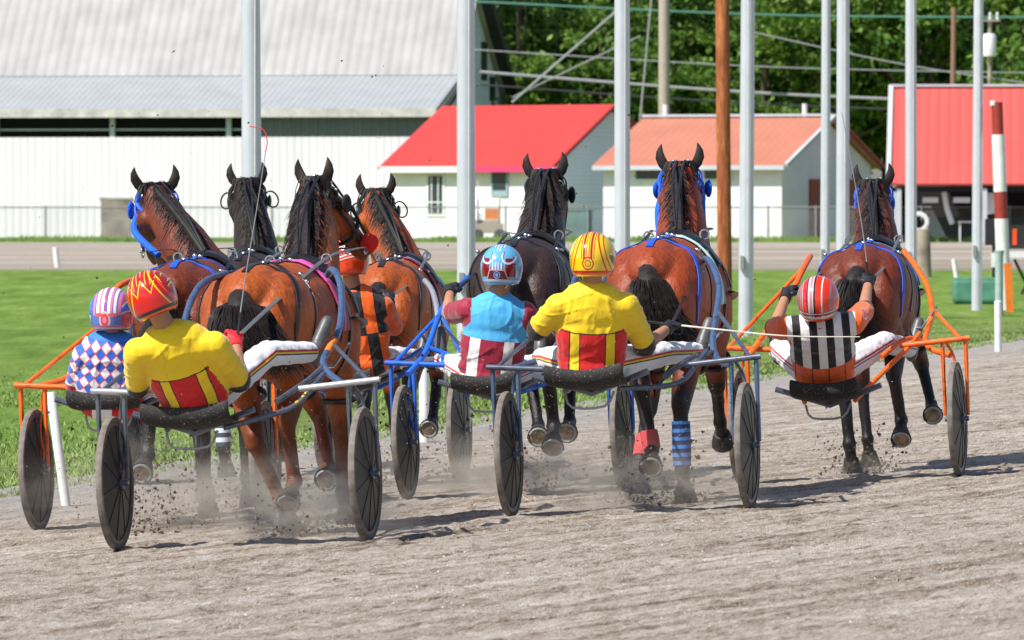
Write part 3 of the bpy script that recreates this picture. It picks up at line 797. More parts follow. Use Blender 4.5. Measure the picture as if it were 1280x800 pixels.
def horse(label, px, D, yaw, poll, coat, legs, sc=1.0, strap=None, strap2=None, pad=None, tail=((.06, -.35, .78), .10), socks=(),
          blink='cup', fleece=None, mane_side=1, boots=(), turn=0, width=1.0, z0=None, noseroll=None, point_k=1.0, mane_d=1.0, stockings=None, tailn=230, spread=1.0):
    """px: photo column of the rump at distance D; poll = (px, py) of the poll in the photo"""
    b = G(px, D)
    if z0 is not None: b.z += z0
    M = Matrix.Translation(b) @ Matrix.Rotation(-R(yaw), 4, 'Z') @ Matrix.Rotation(-R(2.0), 4, 'Y') @ Matrix.Scale(sc, 4)
    Mi = M.inverted()
    pollw = P(poll[0], poll[1], D + 1.95 * sc)
    pl = Mi @ pollw
    for _ in range(3):          # slide along the view ray until the poll sits 1.95 ahead of the rump
        pollw = P(poll[0], poll[1], pollw.y + (1.93 - pl.y) * sc * .98); pl = Mi @ pollw
    W = width
    pr = []
    E = lambda c, r, m=None: pr.append(('e', c, r) if m is None else ('e', c, r, m))
    C_ = lambda a, ra, b_, rb: pr.append(('c', a, ra, b_, rb))
    for sx in (-1, 1):
        E((sx * .135 * W, .27, 1.19), (.175, .34, .27)); E((sx * .125 * W, .06, 1.10), (.135, .19, .25))
        E((sx * .15, .42, 1.33), (.10, .14, .11))                       # point of hip
        E((sx * .17, 1.40, 1.08), (.11, .24, .30))
        E((sx * .13, 1.62, 1.04), (.10, .14, .16))
    E((0, .28, 1.31), (.19, .42, .19)); C_((0, .02, 1.30), .10, (0, .5, 1.36), .15)
    E((0, .82, 1.17), (.285 * W, .62, .34)); E((0, 1.15, 1.12), (.27 * W, .5, .35))
    C_((0, .40, 1.33), .17, (0, 1.3, 1.34), .17); C_((0, 1.25, 1.40), .10, (0, 1.55, 1.45), .10)
    E((0, 1.45, 1.10), (.22, .33, .34))
    hx, hy, hz = pl
    # neck
    C_((0, 1.42, 1.30), .19, (hx * .5, (1.42 + hy) / 2 + .02, (1.30 + hz) / 2), .145)
    C_((hx * .5, (1.42 + hy) / 2 + .02, (1.30 + hz) / 2), .145, (hx, hy, hz - .05), .100)
    C_((0, 1.62, 1.12), .16, (hx * .6, 1.84, 1.40), .125); C_((hx * .6, 1.84, 1.40), .130, (hx, hy + .10, hz - .16), .110)
    # head
    t = R(turn)
    fw = Vector((math.sin(t) * .80, math.cos(t) * .80, -.60)).normalized()
    rt = Vector((math.cos(t), -math.sin(t), 0)); upv = rt.cross(fw).normalized()
    H0 = Vector((hx, hy, hz - .02))
    hp = lambda f, r_, u: H0 + fw * f + rt * r_ + upv * u
    C_(hp(0, 0, 0), .094, hp(.16, 0, -.01), .104); C_(hp(.16, 0, -.02), .100, hp(.36, 0, -.02), .062); C_(hp(.36, 0, -.02), .062, hp(.50, 0, -.03), .052)
    for sx in (-1, 1):
        C_(hp(.04, sx * .070, -.12), .066, hp(.20, sx * .055, -.12), .052)    # jaw
        C_(hp(.12, sx * .074, .03), .038, hp(.18, sx * .070, .03), .036)      # brow
        E(hp(.08, sx * .075, -.05), (.045, .09, .085)); E(hp(.53, sx * .025, -.01), (.026, .03, .028))                        # nostril
    C_(hp(.45, 0, -.08), .035, hp(.52, 0, -.075), .03)
    # legs
    segs = []; hoofs = []; feet = []
    for key, pose, dx, dz in legs:
        sx = -1 if key[1] == 'L' else 1
        if key[0] == 'H':
            J = HIND[pose]; x0 = sx * .15; xh = sx * .13 + dx
            st, hk, fe, ho = [Vector((x0 + (xh - x0) * k, y, z + dz * kk)) for (y, z), k, kk in zip(J, (.1, .5, .9, 1), (.1, .5, 1, 1))]
            st.x = sx * .19 + dx * .1
            C_((sx * .15, .24, 1.12), .165, st, .12); C_((sx * .13, .04, 1.04), .11, st.lerp(hk, .45), .085)
            C_(st, .115, st.lerp(hk, .55), .080); C_(st.lerp(hk, .55), .080, hk, .058)
            pt_h = hk + Vector((0, -.045, .035)); C_(pt_h, .030, st.lerp(hk, .45) + Vector((0, -.03, 0)), .032)
            E(hk, (.056, .064, .070)); C_(hk, .047, fe, .039); E(fe, (.050, .054, .052)); C_(fe, .041, fe.lerp(ho, .75), .041)
            segs.append((st.lerp(hk, .25), hk, fe, ho))
        else:
            J = FORE[pose]; x0 = sx * .16; xh = sx * .12 + dx
            el, kn, fe, ho = [Vector((x0 + (xh - x0) * k, y, z + dz * kk)) for (y, z), k, kk in zip(J, (.1, .5, .9, 1), (.1, .5, 1, 1))]
            C_((sx * .15, 1.40, 1.05), .12, el, .095); C_(el, .092, kn, .055); E(kn, (.056, .058, .064))
            C_(kn, .044, fe, .036); E(fe, (.047, .050, .050)); C_(fe, .039, fe.lerp(ho, .75), .039)
            segs.append((el.lerp(kn, .35), kn, fe, ho))
        d = (ho - fe).normalized(); hoofs.append((fe, ho, d)); feet.append((key, fe, ho, segs[-1][1]))
    me = blob(pr, .0155, 7)
    V = verts(me)
    ptv = np.zeros(len(V))
    for a, k, fe, ho in segs:
        for p0, p1 in ((k, fe), (fe, ho)):
            dd, _ = segdist(V, p0, p1); ptv = np.maximum(ptv, np.clip(1 - (dd - .075) / .06, 0, 1))
        dd, tt = segdist(V, a, k); ptv = np.maximum(ptv, np.clip(1 - (dd - .075) / .04, 0, 1) * np.clip(tt * 1.6 - .5, 0, 1))
    dd, _ = segdist(V, hp(.45, 0, 0), hp(.55, 0, 0)); ptv = np.maximum(ptv, np.clip(1 - (dd - .06) / .06, 0, 1))
    # dusky top of the quarters and crest follows the coat, not the light
    ptv = ptv * point_k; vattr(me, 'pt', np.stack([ptv, ptv * 0, ptv * 0], -1))
    # hooves as part of the same mesh are separate parts for their horn
    root = link('horse', me, coat); root.matrix_world = M
    tag(root, label, 'horse')
    bvh = BVHTree.FromPolygons([v.co.copy() for v in me.vertices], [tuple(p.vertices) for p in me.polygons])
    def surf(y, ang, off=.004, c=None, rng_=1.0):
        c = c or Vector((0, y, 1.15)); d = Vector((math.sin(R(ang)), 0, math.cos(R(ang))))
        h = bvh.ray_cast(c + d * rng_, -d, rng_)
        if h[0] is None: return c + d * .25, d
        return h[0] + h[1] * off, h[1]
    for fe, ho, d in hoofs:
        side = Vector((1, 0, 0)); 
        mb = MB(); top = fe.lerp(ho, .62); tip = ho + d * .035
        mb.tube([top, top.lerp(tip, .5), tip], [.048, .060, .070], 14, cap=True, up=side)
        o = mb.build('hoof', m_hoof, root)
        MB().tube([tip + d * .002, tip + d * .006], [.050, .044], 14).build('sole', m_sole, o)
        rr = MB(); ring = [tip + d * .006 + (d.orthogonal().normalized() @ Matrix.Rotation(0, 3, 'X') if False else Matrix.Rotation(math.pi * 2 * k / 16, 3, d) @ d.orthogonal().normalized()) * .055 for k in range(14)]
        rr.tube(ring, .008, 5); rr.build('horseshoe', m_galv, o)
    # ears
    for sx in (-1, 1):
        mb = MB(); base = hp(-.02, sx * .072, .050); out = (rt * sx * .22 + Vector((0, .05, 0)) + Vector((0, 0, 1))).normalized()
        if turn and sx < 0: out = (rt * sx * .35 - Vector((0, .15, 0)) + Vector((0, 0, 1))).normalized()
        path = [base + out * h + rt * sx * (.028 * math.sin(h / .16 * math.pi)) for h in (-.03, .0, .04, .08, .115, .142, .160)]
        mb.tube(path, [.016, .025, .032, .030, .021, .010, .002], 12, flat=.45, up=[(-.2 * sx, 1, 0)] * 7)
        mb.build('ear', m_hair, root)
    for sx in (-1, 1): MB().sphere(hp(.15, sx * .102, .02), .022, 10).build('eye', m_eye, root)
    # tail
    r = random.Random(px); mb = MB(); (tx_, ty_, tz_), tw = tail
    dock = Vector((0, -.10, 1.33)); end = Vector((tx_, -.10 + ty_, tz_))
    mid = Vector((tx_ * .25, -.24, 1.24)); low = Vector((tx_ * .7, (ty_ - .1) * .6 - .14, (tz_ + 1.22) / 2))
    core = spl([dock + Vector((0, .06, -.01)), dock, mid, low, end.lerp(low, .35)], 4)
    mb.tube(core, [.018 + .042 * math.sin(math.pi * min(1, i / (len(core) - 1))) * spread for i in range(len(core))], 8, flat=.75)
    for _ in range(tailn * 4):
        f = r.uniform(.45, 1.15); a = r.uniform(0, 6.28); q = r.uniform(.0, 1) ** .5 * tw * spread
        o_ = Vector((math.cos(a) * q, math.sin(a) * q * .6, 0)); w = r.gauss(0, .03); tt = r.random()
        s0 = dock.lerp(mid, tt * .75); v0 = .22 + .5 * tt
        pts = spl([s0 + o_ * .18 + Vector((0, .02, 0)), s0.lerp(mid, .5) + o_ * v0 + Vector((0, -.01, .012)), mid.lerp(low, .35) + o_ * .95, low + o_ * 1.05 + Vector((w, 0, 0)), low.lerp(end, f) + o_ * 1.4 + Vector((w * 2.5, w, r.gauss(0, .03)))], 3)
        k = len(pts); r0 = r.uniform(.0022, .0046); mb.tube(pts, [r0 * (1 - (i / (k - 1)) ** 2 * .8) for i in range(k)], 3, cap=False)
    mb.build('tail', m_hair, root)
    # mane along the crest and forelock
    mb = MB(); nb = int(620 * mane_d)
    for i in range(nb):
        f = r.uniform(-.02, 1); base = Vector((0, 1.36, 1.50)).lerp(H0 + Vector((0, -.05, .07)), f)
        lx = r.gauss(0, .022)
        h = bvh.ray_cast(base + Vector((lx, -.35, .35)), Vector((0, .7, -.7)), 1.2)
        p = h[0] if h[0] else base
        side = mane_side if r.random() < .68 else -mane_side
        L_ = r.uniform(.07, .20) * (.6 + .4 * mane_d); pts = [p + Vector((0, .01, -.012)), p + Vector((side * .012, -.018, .012))]
        d0 = Vector((side * r.uniform(.02, .55), -.15, -1 + r.gauss(0, .12))).normalized()
        cur = pts[-1].copy()
        for s_ in range(3):
            cur = cur + d0 * (L_ / 3); nr = bvh.find_nearest(cur)
            if nr[0] is not None and (cur - nr[0]).dot(nr[1]) < .014: cur = nr[0] + nr[1] * (.014 + .012 * r.random())
            d0 = (d0 + Vector((r.gauss(0, .18), -.02, -.45))).normalized(); pts.append(cur.copy())
        pts = spl(pts, 2); k = len(pts); r0 = r.uniform(.0025, .0055)
        mb.tube(pts, [r0 * (1 - .75 * i / (k - 1)) for i in range(k)], 3, cap=False)
    crest = spl([Vector((0, 1.34, 1.485)), Vector((hx * .5, (1.36 + hy) / 2 - .06, (1.50 + hz) / 2 + .045)), H0 + Vector((0, -.05, .06))], 6)
    mb.tube(crest, .024, 8)
    for i in range(int(70 * mane_d)):     # tuft between the ears
        s0 = hp(-.02, r.uniform(-.05, .05), .075); a = r.uniform(-1, 1); l = r.uniform(.5, 1.1)
        mb.tube(spl([s0, s0 + Vector((a * .05, -.04, .03)), s0 + Vector((a * .09, -.08, -.05)) * l, s0 + Vector((a * .10 + r.gauss(0, .02), -.08, -.17 * l))], 2), [.0045, .0045, .0045, .004, .003, .002, .001], 3, cap=False)
    mb.build('mane', m_hair, root)
    # ---------------- harness
    S1 = strap or m_lea; S2 = strap2 or m_lea
    def ribbon(name, path, w, m_, n_=None, th=.25, par=root):
        up = n_ if n_ else None
        return MB().tube(path, w / 2, 6, flat=th, up=up).build(name, m_, par)
    def over(ys, angs, w, m_, name='strap', off=.006, th=.22):
        pts, ns = [], []
        for y, a in zip(ys, angs):
            p, n_ = surf(y, a, off); pts.append(p); ns.append(n_)
        pts2 = [pts[0]] + [(pts[i - 1] + 2 * pts[i] + pts[i + 1]) / 4 for i in range(1, len(pts) - 1)] + [pts[-1]]
        pts2 = [p if (p - q).length > .02 else p for p, q in zip(pts2, pts)]
        return ribbon(name, pts2, w, m_, ns, th)
    lin = np.linspace
    hs = empty_part('harness', root)
    def OV(*a, **k):
        o = over(*a, **k); o.parent = hs; return o
    OV(lin(.02, 1.2, 22), [0] * 22, .045, S1, name='back_strap')
    for sx in (-1, 1):
        OV([.38 - .33 * math.sin(min(1, t_ * 1.25) * math.pi / 2) for t_ in lin(0, 1, 22)], sx * lin(0, 118, 22), .040, S1, name='hip_strap')
        OV(lin(.50, .26, 18), sx * lin(0, 108, 18), .046, m_lea, name='hanger_strap')
        OV(lin(.95, 1.02, 16), sx * lin(0, 110, 16), .036, S2, name='hanger_strap')
        # rein terrets
        p, n_ = surf(1.18, sx * 20, .0); MB().tube([p + n_ * .02, p + n_ * .05], .008, 6).build('terret_post', m_nick, hs)
        c = p + n_ * .075; ring = [c + Vector((math.cos(a), 0, math.sin(a))) * .027 for a in lin(0, 2 * math.pi, 15)]
        MB().tube(ring, .006, 6).build('terret', m_nick, hs)
    OV([1.18] * 40, lin(-172, 172, 40), .075, m_lea, name='girth', off=.010, th=.18)
    OV([1.18] * 14, lin(-52, 52, 14), .17, m_lea, name='saddle', off=.034, th=.25)
    OV(lin(1.30, 1.42, 18), lin(-78, 78, 18), .06, S2, name='neck_strap', off=.012)
    p, n_ = surf(.44, 0, .012); MB().sphere(p, (.022, .022, .012), 8).build('buckle', m_nick, hs)
    rb = random.Random(5)
    for (yy, aa) in [(.30, 40), (.27, -40), (.8, 0), (1.0, 0), (1.14, 30), (1.14, -30), (1.22, 45), (1.22, -45), (.55, 40), (.55, -40), (1.0, 35), (1.0, -35), (1.3, 30), (1.3, -30)]:
        p, n_ = surf(yy, aa, .018); MB().sphere(p, (.015, .012, .013), 6).build('buckle', m_nick, hs)
    # hobble hanging loops round the gaskins and forearms
    for a, k, fe, ho in segs:
        p = a.lerp(k, .25); d = (k - a).normalized(); o1 = d.orthogonal().normalized()
        rr = .105 if a.y < 1 else .088
        MB().tube([p + (Matrix.Rotation(t_, 3, d) @ o1) * rr for t_ in lin(0, 2 * math.pi, 21)], .016, 6).build('hobble_loop', m_lea, hs)
    # crupper under the tail
    MB().tube([Vector((.03, .02, 1.37)), Vector((.035, -.07, 1.30)), Vector((0, -.10, 1.26)), Vector((-.035, -.07, 1.30)), Vector((-.03, .02, 1.37))], .012, 6).build('crupper', m_lea, hs)
    # saddle pad with number
    if pad:
        for sx in (-1, 1):
            mb = MB(); ny, na = 7, 14; pts = []
            ys_ = lin(.86, 1.12, ny); an = sx * lin(6, 98, na)
            for y in ys_:
                for a in an: pts.append(surf(y, a, .014)[0])
            fs = [(i * na + j, i * na + j + 1, (i + 1) * na + j + 1, (i + 1) * na + j) for i in range(ny - 1) for j in range(na - 1)]
            mb.add(pts, fs)
            o = mb.build('saddle_pad', pad, root)
            me2 = o.data; A = np.array([[(j / (na - 1)), i / (ny - 1), 0] for i in range(ny) for j in range(na)]); vattr(me2, 'pad', A)
            mo = o.modifiers.new('t', 'SOLIDIFY'); mo.thickness = .012; mo.offset = 0
    # ---------------- bridle
    br = empty_part('bridle', root)
    def loop(f, w_, h_, uo, thick, m_, name, fl=.3):
        pts = [hp(f, math.cos(a) * w_, uo + math.sin(a) * h_) for a in lin(0, 2 * math.pi, 25)]
        MB().tube(pts, thick / 2, 6, flat=1).build(name, m_, br)
    loop(.00, .122, .112, -.01, .030, S1, 'crown_piece'); loop(.07, .128, .125, -.03, .026, S1, 'brow_band')
    loop(.33, .083, .09, -.03, .024, S1, 'nose_band')
    if noseroll is not None: loop(.30, .098, .10, -.02, .07, noseroll, 'nose_roll')
    for sx in (-1, 1):
        MB().tube([hp(.02, sx * .120, -.02), hp(.2, sx * .112, -.03), hp(.45, sx * .068, -.05)], .011, 6).build('cheek_strap', S1, br)
        MB().tube([hp(.04, sx * .120, -.02), hp(.20, sx * .118, .05), hp(.33, sx * .08, .03)], .009, 6).build('cheek_strap', S2, br)
        c = hp(.45, sx * .075, -.06); MB().tube([c + Vector((0, math.cos(a), math.sin(a))) * .035 for a in lin(0, 2 * math.pi, 15)], .006, 6).build('bit_ring', m_nick, br)
        bc = hp(.13, sx * .132, .02)
        if blink == 'cup' or (blink == 'right' and sx > 0) or (blink == 'left' and sx < 0):
            Mb = Matrix.Rotation(-t, 3, 'Z') @ Matrix.Rotation(R(sx * 22), 3, 'Z')
            mb = MB(); mb.sphere(bc + rt * sx * .018, (.018, .058, .055), 16, Mb); mb.build('blinker', fleece if fleece else m_lea, br)
        elif blink == 'ring':
            MB().tube([bc + rt * sx * .025 + fw * math.cos(a) * .02 + Vector((sx * .045 * math.cos(a), 0, .055 * math.sin(a) + .01)) for a in lin(0, 2 * math.pi, 19)], .006, 6).build('blinker_ring', m_lea, br)
            mb = MB(); mb.sphere(bc + rt * sx * .01, (.014, .045, .042), 14); mb.build('blinker', m_lea, br)
        for k in range(3): MB().sphere(hp(-.02 + .03 * k, sx * (.045 + .035 * k), .115 - .03 * k), .012, 6).build('bridle_rosette', m_nick, br)
        # side of the throat: fleece-wrapped pull-down strap
        if fleece and fleece is not m_fl_black:
            MB().tube(spl([hp(.10, sx * .12, -.05), Vector((hx + sx * .13, hy - .05, hz - .22)), Vector((hx * .6 + sx * .13, 1.72, hz - .36))], 5), .022, 8).build('throat_sheepskin', fleece, br)
    # overcheck rein from the saddle up the crest, throat strap
    top = surf(1.18, 0, .05)[0]
    for sx in (-1, 1):
        MB().tube(spl([top, Vector((hx * .5 + sx * .02, (1.3 + hy) / 2 - .12, (1.5 + hz) / 2 + .12)), hp(-.02, sx * .025, .115), hp(.2, sx * .03, .10), hp(.45, sx * .05, .02)], 5), .008, 6).build('check_rein', m_lea, br)
    # martingale/breast collar sides
    for sx in (-1, 1):
        c1 = Vector((sx * .30, 1.22, 1.18)); MB().tube(spl([c1, Vector((sx * .29, 1.50, 1.16)), Vector((sx * .20, 1.74, 1.12)), Vector((0, 1.80, 1.10))], 5), .022, 6, flat=.4, up=(0, 0, 1)).build('breast_collar', m_lea, hs)
    # boots on the legs
    for key, fe, ho, hk in feet:
        for (k2, m_, a0, a1, rad) in boots:
            if k2 == key:
                MB().tube([hk.lerp(fe, a0), hk.lerp(fe, (a0 + a1) / 2), hk.lerp(fe, a1)], [rad, rad * 1.05, rad], 14).build('leg_boot', m_, root)
    info = dict(M=M, surf=surf, hp=hp, feet=feet, root=root)
    return info

def empty_part(name, parent):
    """harness and bridle: one carrier mesh (a keeper buckle) whose children are the straps"""
    me = MB().sphere((0, 1.18, 1.50), (.02, .03, .012), 8).mesh(name)
    if name == 'bridle': me = None
    if me is None: o = bpy.data.objects.new(name, None)
    else: o = bpy.data.objects.new(name, me); me.materials.append(m_lea)
    COL.objects.link(o); o.parent = parent
    return o

# ------------------------------------------------------------------ sulky
def paint(name, c, chips=.0, rough=.35, metal=0.0):
    def f():
        n = noi(coords(), 22, 5, .7)
        return ramp(n, [(.36, tuple(k * .55 for k in c[:3]) + (1,)), (.45, c), (.70, tuple(min(1, k * 1.15) for k in c[:3]) + (1,))])
    return mat(name, f, rough=rough, metal=metal, coat=.3)
m_or = paint('orange_enamel', (.86, .135, .008, 1)); m_bluep = paint('blue_enamel', (.02, .13, .62, 1))
m_gun = paint('gunmetal_enamel', (.12, .14, .19, 1), metal=.5); m_navy = paint('navy_enamel', (.05, .085, .22, 1)); m_slate = paint('slate_blue_enamel', (.07, .12, .24, 1), metal=.2)
m_mag = paint('magenta_enamel', (.45, .05, .12, 1)); m_steel = simple('silver_bar', (.62, .63, .68, 1), .28, .6, var=.06)
m_tyre = simple('dusty_tyre', (.20, .175, .155, 1), .95, var=.25, scale=20)
m_disc = mat('wheel_disc', lambda: ramp(noi(coords(), 30, 5, .7), [(.5, (.010, .010, .012, 1)), (.78, (.05, .043, .040, 1))]), rough=.45)
m_rim = simple('grey_rim', (.05, .05, .055, 1), .35, .3)
m_seat = mat('seat_vinyl', lambda: ramp(noi(coords(), 105, 3, .75), [(.54, (.014, .013, .014, 1)), (.63, (.040, .034, .030, 1)), (.70, (.40, .33, .26, 1))]), rough=.75)
WT = .665; WR = .348
def wheel_mesh():
    t = MB(); t.lathe([(WR - .030, -.010), (WR - .020, -.019), (WR - .006, -.016), (WR, 0), (WR - .006, .016), (WR - .020, .019), (WR - .030, .010), (WR - .030, -.010)], 48)
    r_ = MB(); r_.lathe([(WR - .050, -.011), (WR - .029, -.013), (WR - .029, .013), (WR - .050, .011), (WR - .050, -.011)], 48)
    d = MB(); d.lathe([(WR - .045, -.006), (.05, -.030), (.0, -.032)], 48).lathe([(.0, .032), (.05, .030), (WR - .045, .006)], 48)
    h = MB(); h.lathe([(0, -.07), (.016, -.07), (.016, -.05), (.030, -.045), (.030, .045), (.016, .05), (.016, .07), (0, .07)], 20)
    sp_ = MB()
    for k in range(10):
        a = k * 2 * math.pi / 10
        for sx in (-1, 1):
            n_ = Vector((0, math.cos(a), math.sin(a))); sp_.tube([n_ * .03 + Vector((sx * .033, 0, 0)), n_ * (WR - .05) + Vector((sx * .008, 0, 0))], .0025, 4)
    return t, r_, d, h, sp_
def sulky(label, px, D, mcol, macc=None, mbar=None, seat_off=-.16, seat_z=.60, shafts=None, yaw=11, hidden=False, disc=None, forks=None, seat_w=.20):
    b = G(px, D); macc = macc or mcol; mbar = mbar or mcol; forks = forks or mcol
    seat_off += .07
    root = empty('race_sulky', None, label, 'sulky', M=Matrix.Translation(b) @ Matrix.Rotation(-R(yaw), 4, 'Z') @ Matrix.Rotation(-R(2.5), 4, 'Y'))
    for sx in (-1, 1):
        # wheel
        t, r_, d, h, sp_ = wheel_mesh()
        T = Matrix.Translation((sx * WT, 0, WR)) @ Matrix.Rotation(R(random.uniform(0, 360)), 4, 'X')
        w = t.xf(T).build('wheel', m_tyre, root)
        r_.xf(T).build('rim', m_rim, w); d.xf(T).build('disc', disc or m_disc, w); h.xf(T).build('hub', m_gun, w); sp_.xf(T).build('spokes', disc or m_disc, w)
        # forks either side of the wheel
        for off in (-.07, .07):
            x = sx * WT + off
            MB().tube(spl([(x, 0, .815), (x, -.005, .62), (x * 1.0, 0, WR + .02)], 4), [.017] * 4 + [.014] * 4 + [.011], 8, flat=.8).build('fork', forks, root)
        MB().tube([(sx * WT - .075, 0, WR), (sx * WT + .075, 0, WR)], .012, 8).build('axle_pin', m_nick, root)
        # crossbar end over the wheel
        MB().tube([(sx * .34, -.02, .80), (sx * (WT + .10), -.02, .832)], .0165, 10).build('crossbar', mbar, root)
        MB().tube(spl([(sx * (WT - .06), .03, .82), (sx * WT * .97, .11, .72), (sx * WT * .985, .08, .56), (sx * (WT - .05), .01, .42)], 4), .009, 6).build('mud_guard_stay', forks, root)
        # strut from the seat to the crossbar
        MB().tube(spl([(seat_off + sx * .15, -.30, seat_z - .11), (sx * .30, -.10, .70), (sx * .40, .0, .80), (sx * .44, .14, .87)], 4), .015, 8).build('seat_strut', macc, root)
        # shaft
        sh = (shafts or {}).get(sx)
        if sh is None:
            sh = [(sx * .62, -.01, .82), (sx * .50, .14, .86), (sx * .42, .34, .95), (sx * .405, .55, 1.12), (sx * .40, .75, 1.27), (sx * .37, .95, 1.37), (sx * .31, 1.22, 1.41)]
        else:
            MI = (Matrix.Translation(b) @ Matrix.Rotation(-R(yaw), 4, 'Z') @ Matrix.Rotation(-R(2.5), 4, 'Y')).inverted()
            sh = [MI @ P(v[0], v[1], D + v[2]) for v in sh]
        pts = spl(sh, 5); MB().tube(pts, .0185, 10).build('shaft', mcol, root)
        k = pts[min(len(pts) - 1, 16)]; MB().tube([k, (sx * (WT + .04), -.02, .83)], .012, 8).build('brace', macc, root)
        MB().tube(spl([pts[8], (sx * .36, .12, .84), (sx * .24, -.12, .74)], 4), .016, 8).build('brace', macc, root)
        # foot rest
        MB().tube([(sx * .50, .52, 1.02), (sx * .40, .56, .90), (sx * .36, .56, .90)], .009, 6).build('foot_rest', m_nick, root)
    # seat: a shallow bucket
    se = MB(); n = 12; rows = [(-.155, .010), (-.165, -.01), (-.168, -.030), (-.160, -.052), (-.135, -.070), (-.02, -.085), (.10, -.07)]
    for (yy, zz) in rows:
        for j in range(n + 1):
            a = (j / n - .5) * 2; se.v.append(Vector((seat_off + a * (seat_w + .005), -.36 + yy, seat_z + zz + .035 * a * a - .01)))
    for i in range(len(rows) - 1):
        for j in range(n): se.f.append((i * (n + 1) + j, i * (n + 1) + j + 1, (i + 1) * (n + 1) + j + 1, (i + 1) * (n + 1) + j))
    o = se.build('seat', m_seat, root); mo = o.modifiers.new('t', 'SOLIDIFY'); mo.thickness = .022; mo.offset = -1
    mo = o.modifiers.new('s', 'SUBSURF'); mo.levels = 2; mo.render_levels = 2
    mo = o.modifiers.new('b', 'BEVEL'); mo.width = .001; mo.segments = 2
    MB().tube([(seat_off - .32, -.33, seat_z - .02), (seat_off, -.30, seat_z - .13), (seat_off + .32, -.33, seat_z - .02)], .018, 8).build('seat_frame', m_gun, root)
    x0 = seat_off
    MB().tube(spl([(x0 - .13, -.40, seat_z - .12), (x0 - .09, -.42, seat_z - .20), (x0 + .09, -.42, seat_z - .20), (x0 + .14, -.40, seat_z - .12)], 3), .007, 6).build('step_wire', m_galv, root)
    return root

# ------------------------------------------------------------------ driver
def hand_mesh():
    pr = [('e', (0, .045, 0), (.040, .050, .022)), ('c', (0, -.02, 0), .030, (0, .03, 0), .030)]
    for k, (x, l) in enumerate(((-.030, .92), (-.010, 1.04), (.011, 1.0), (.031, .80))):
        a = Vector((x, .082, .004)); b = a + Vector((x * .1, .034 * l, -.020)); c = b + Vector((0, .004, -.032 * l)); d = c + Vector((0, -.026 * l, -.010))
        pr += [('c', a - Vector((0, .035, 0)), .012, a, .0115), ('c', a, .0115, b, .0105), ('c', b, .0105, c, .0095), ('c', c, .0095, d, .0085)]
    a = Vector((-.036, .02, -.006)); b = Vector((-.056, .052, -.022)); c = Vector((-.040, .082, -.036)); d = Vector((-.018, .094, -.044))
    pr += [('c', a, .0155, b, .0125), ('c', b, .0125, c, .011), ('c', c, .011, d, .0095)]
    return blob(pr, .0042, 2)
HAND_R = hand_mesh()
HAND_L = HAND_R.copy(); v_ = verts(HAND_L); v_[:, 0] *= -1; setverts(HAND_L, v_); HAND_L.flip_normals()
m_skin = simple('tanned_skin', (.46, .22, .13, 1), .5, var=.1, scale=6)
m_gblack = simple('black_glove', (.018, .018, .022, 1), .55, bump=.3); m_gred = simple('red_glove', (.70, .02, .03, 1), .55, bump=.3)
m_boot = simple('grey_rubber_boot', (.10, .10, .105, 1), .42, var=.25, scale=10)
m_strapk = simple('black_webbing', (.02, .02, .025, 1), .6)
m_lens = mat('goggle_lens', color=(.02, .02, .03, 1), rough=.08)

Y_ = (.86, .60, .012, 1); RD = (.62, .010, .012, 1); BK = (.015, .014, .018, 1); WH = (.80, .79, .80, 1); LB = (.07, .42, .78, 1); MR = (.32, .014, .045, 1); OR = (.90, .125, .01, 1); BL = (.015, .10, .58, 1)
def cloth_mat(name, f, bs=.42):
    def fold():
        w = noi(mapping(coords(), (1, 1, 1)), 3, 2) * 3.0
        a = noi(coords(), 5, 2, .5); b = noi(mapping(coords(), (1.0, 1.0, .28), (R(25), R(30), 0)), 22, 2, .5)
        return a + b * .7
    def g_():
        base = f()
        sp_ = noi(coords(), 95, 2, .5)
        return mixc((sp_ > .73) * .55, base, (.28, .20, .15, 1))
    return mat(name, g_, rough=.62, spec=.3, sheen=.3, bump=(fold, bs, .030))
def bars(u, w, specs, base):
    c = base
    for a, b, col in specs: c = mixc((u.band(a, b)) * 1.0, c, col)
    return c
def yoke_red():
    u, w, s_ = attr('tuv'); u = u + 0
    lower = bars(u, w, [(-.125, -.118, BK), (-.118, -.070, Y_), (-.070, -.064, BK), (.070, .076, BK), (.076, .124, Y_), (.124, .130, BK)], RD if True else RD)
    c = mixc((w > (.50 + u.abs() * .12)) * 1.0, lower, Y_)
    c = mixc(w.band(.488, .503) * (s_ < -.5), c, BK)
    sl = mixc((s_ > .86) * 1.0, Y_, BK)
    return mixc((s_ > -.5) * 1.0, c, sl)
def yoke_blue():
    u, w, s_ = attr('tuv')
    lower = bars(u, w, [(-.142, -.080, WH), (.062, .122, WH)], MR)
    c = mixc((w > .49) * 1.0, lower, LB); c = mixc(w.band(-.3, .0) * 1.0, c, WH)
    sl = mixc((s_ > .80) * 1.0, MR, LB)
    return mixc((s_ > -.25) * 1.0, c, sl)
def diamonds():
    u, w, s_ = attr('tuv'); q = u * 17.0; r_ = w * 5.0
    a = (q + r_); b = (q - r_); ca = a.frac(); cb = b.frac()
    line = X.m('MAXIMUM', (ca < .10) * 1.0, (cb < .10) * 1.0)
    row = ((X.m('FLOOR', a) - X.m('FLOOR', b)) * .5).frac() > .25
    c = mixc(row * 1.0, WH, (.02, .13, .62, 1)); c = mixc(line, c, (.75, .05, .06, 1))
    lower = bars(u, w, [(-.09, .02, WH)], RD)
    c = mixc((w > .22) * 1.0, lower, c); c = mixc(w.band(.19, .22) * 1.0, c, WH)
    c = mixc((w > 1.10) * 1.0, c, (.03, .2, .7, 1))
    sl = mixc((s_ > .88) * 1.0, c, BL); 
    return mixc((s_ > -.5) * 1.0, c, sl)
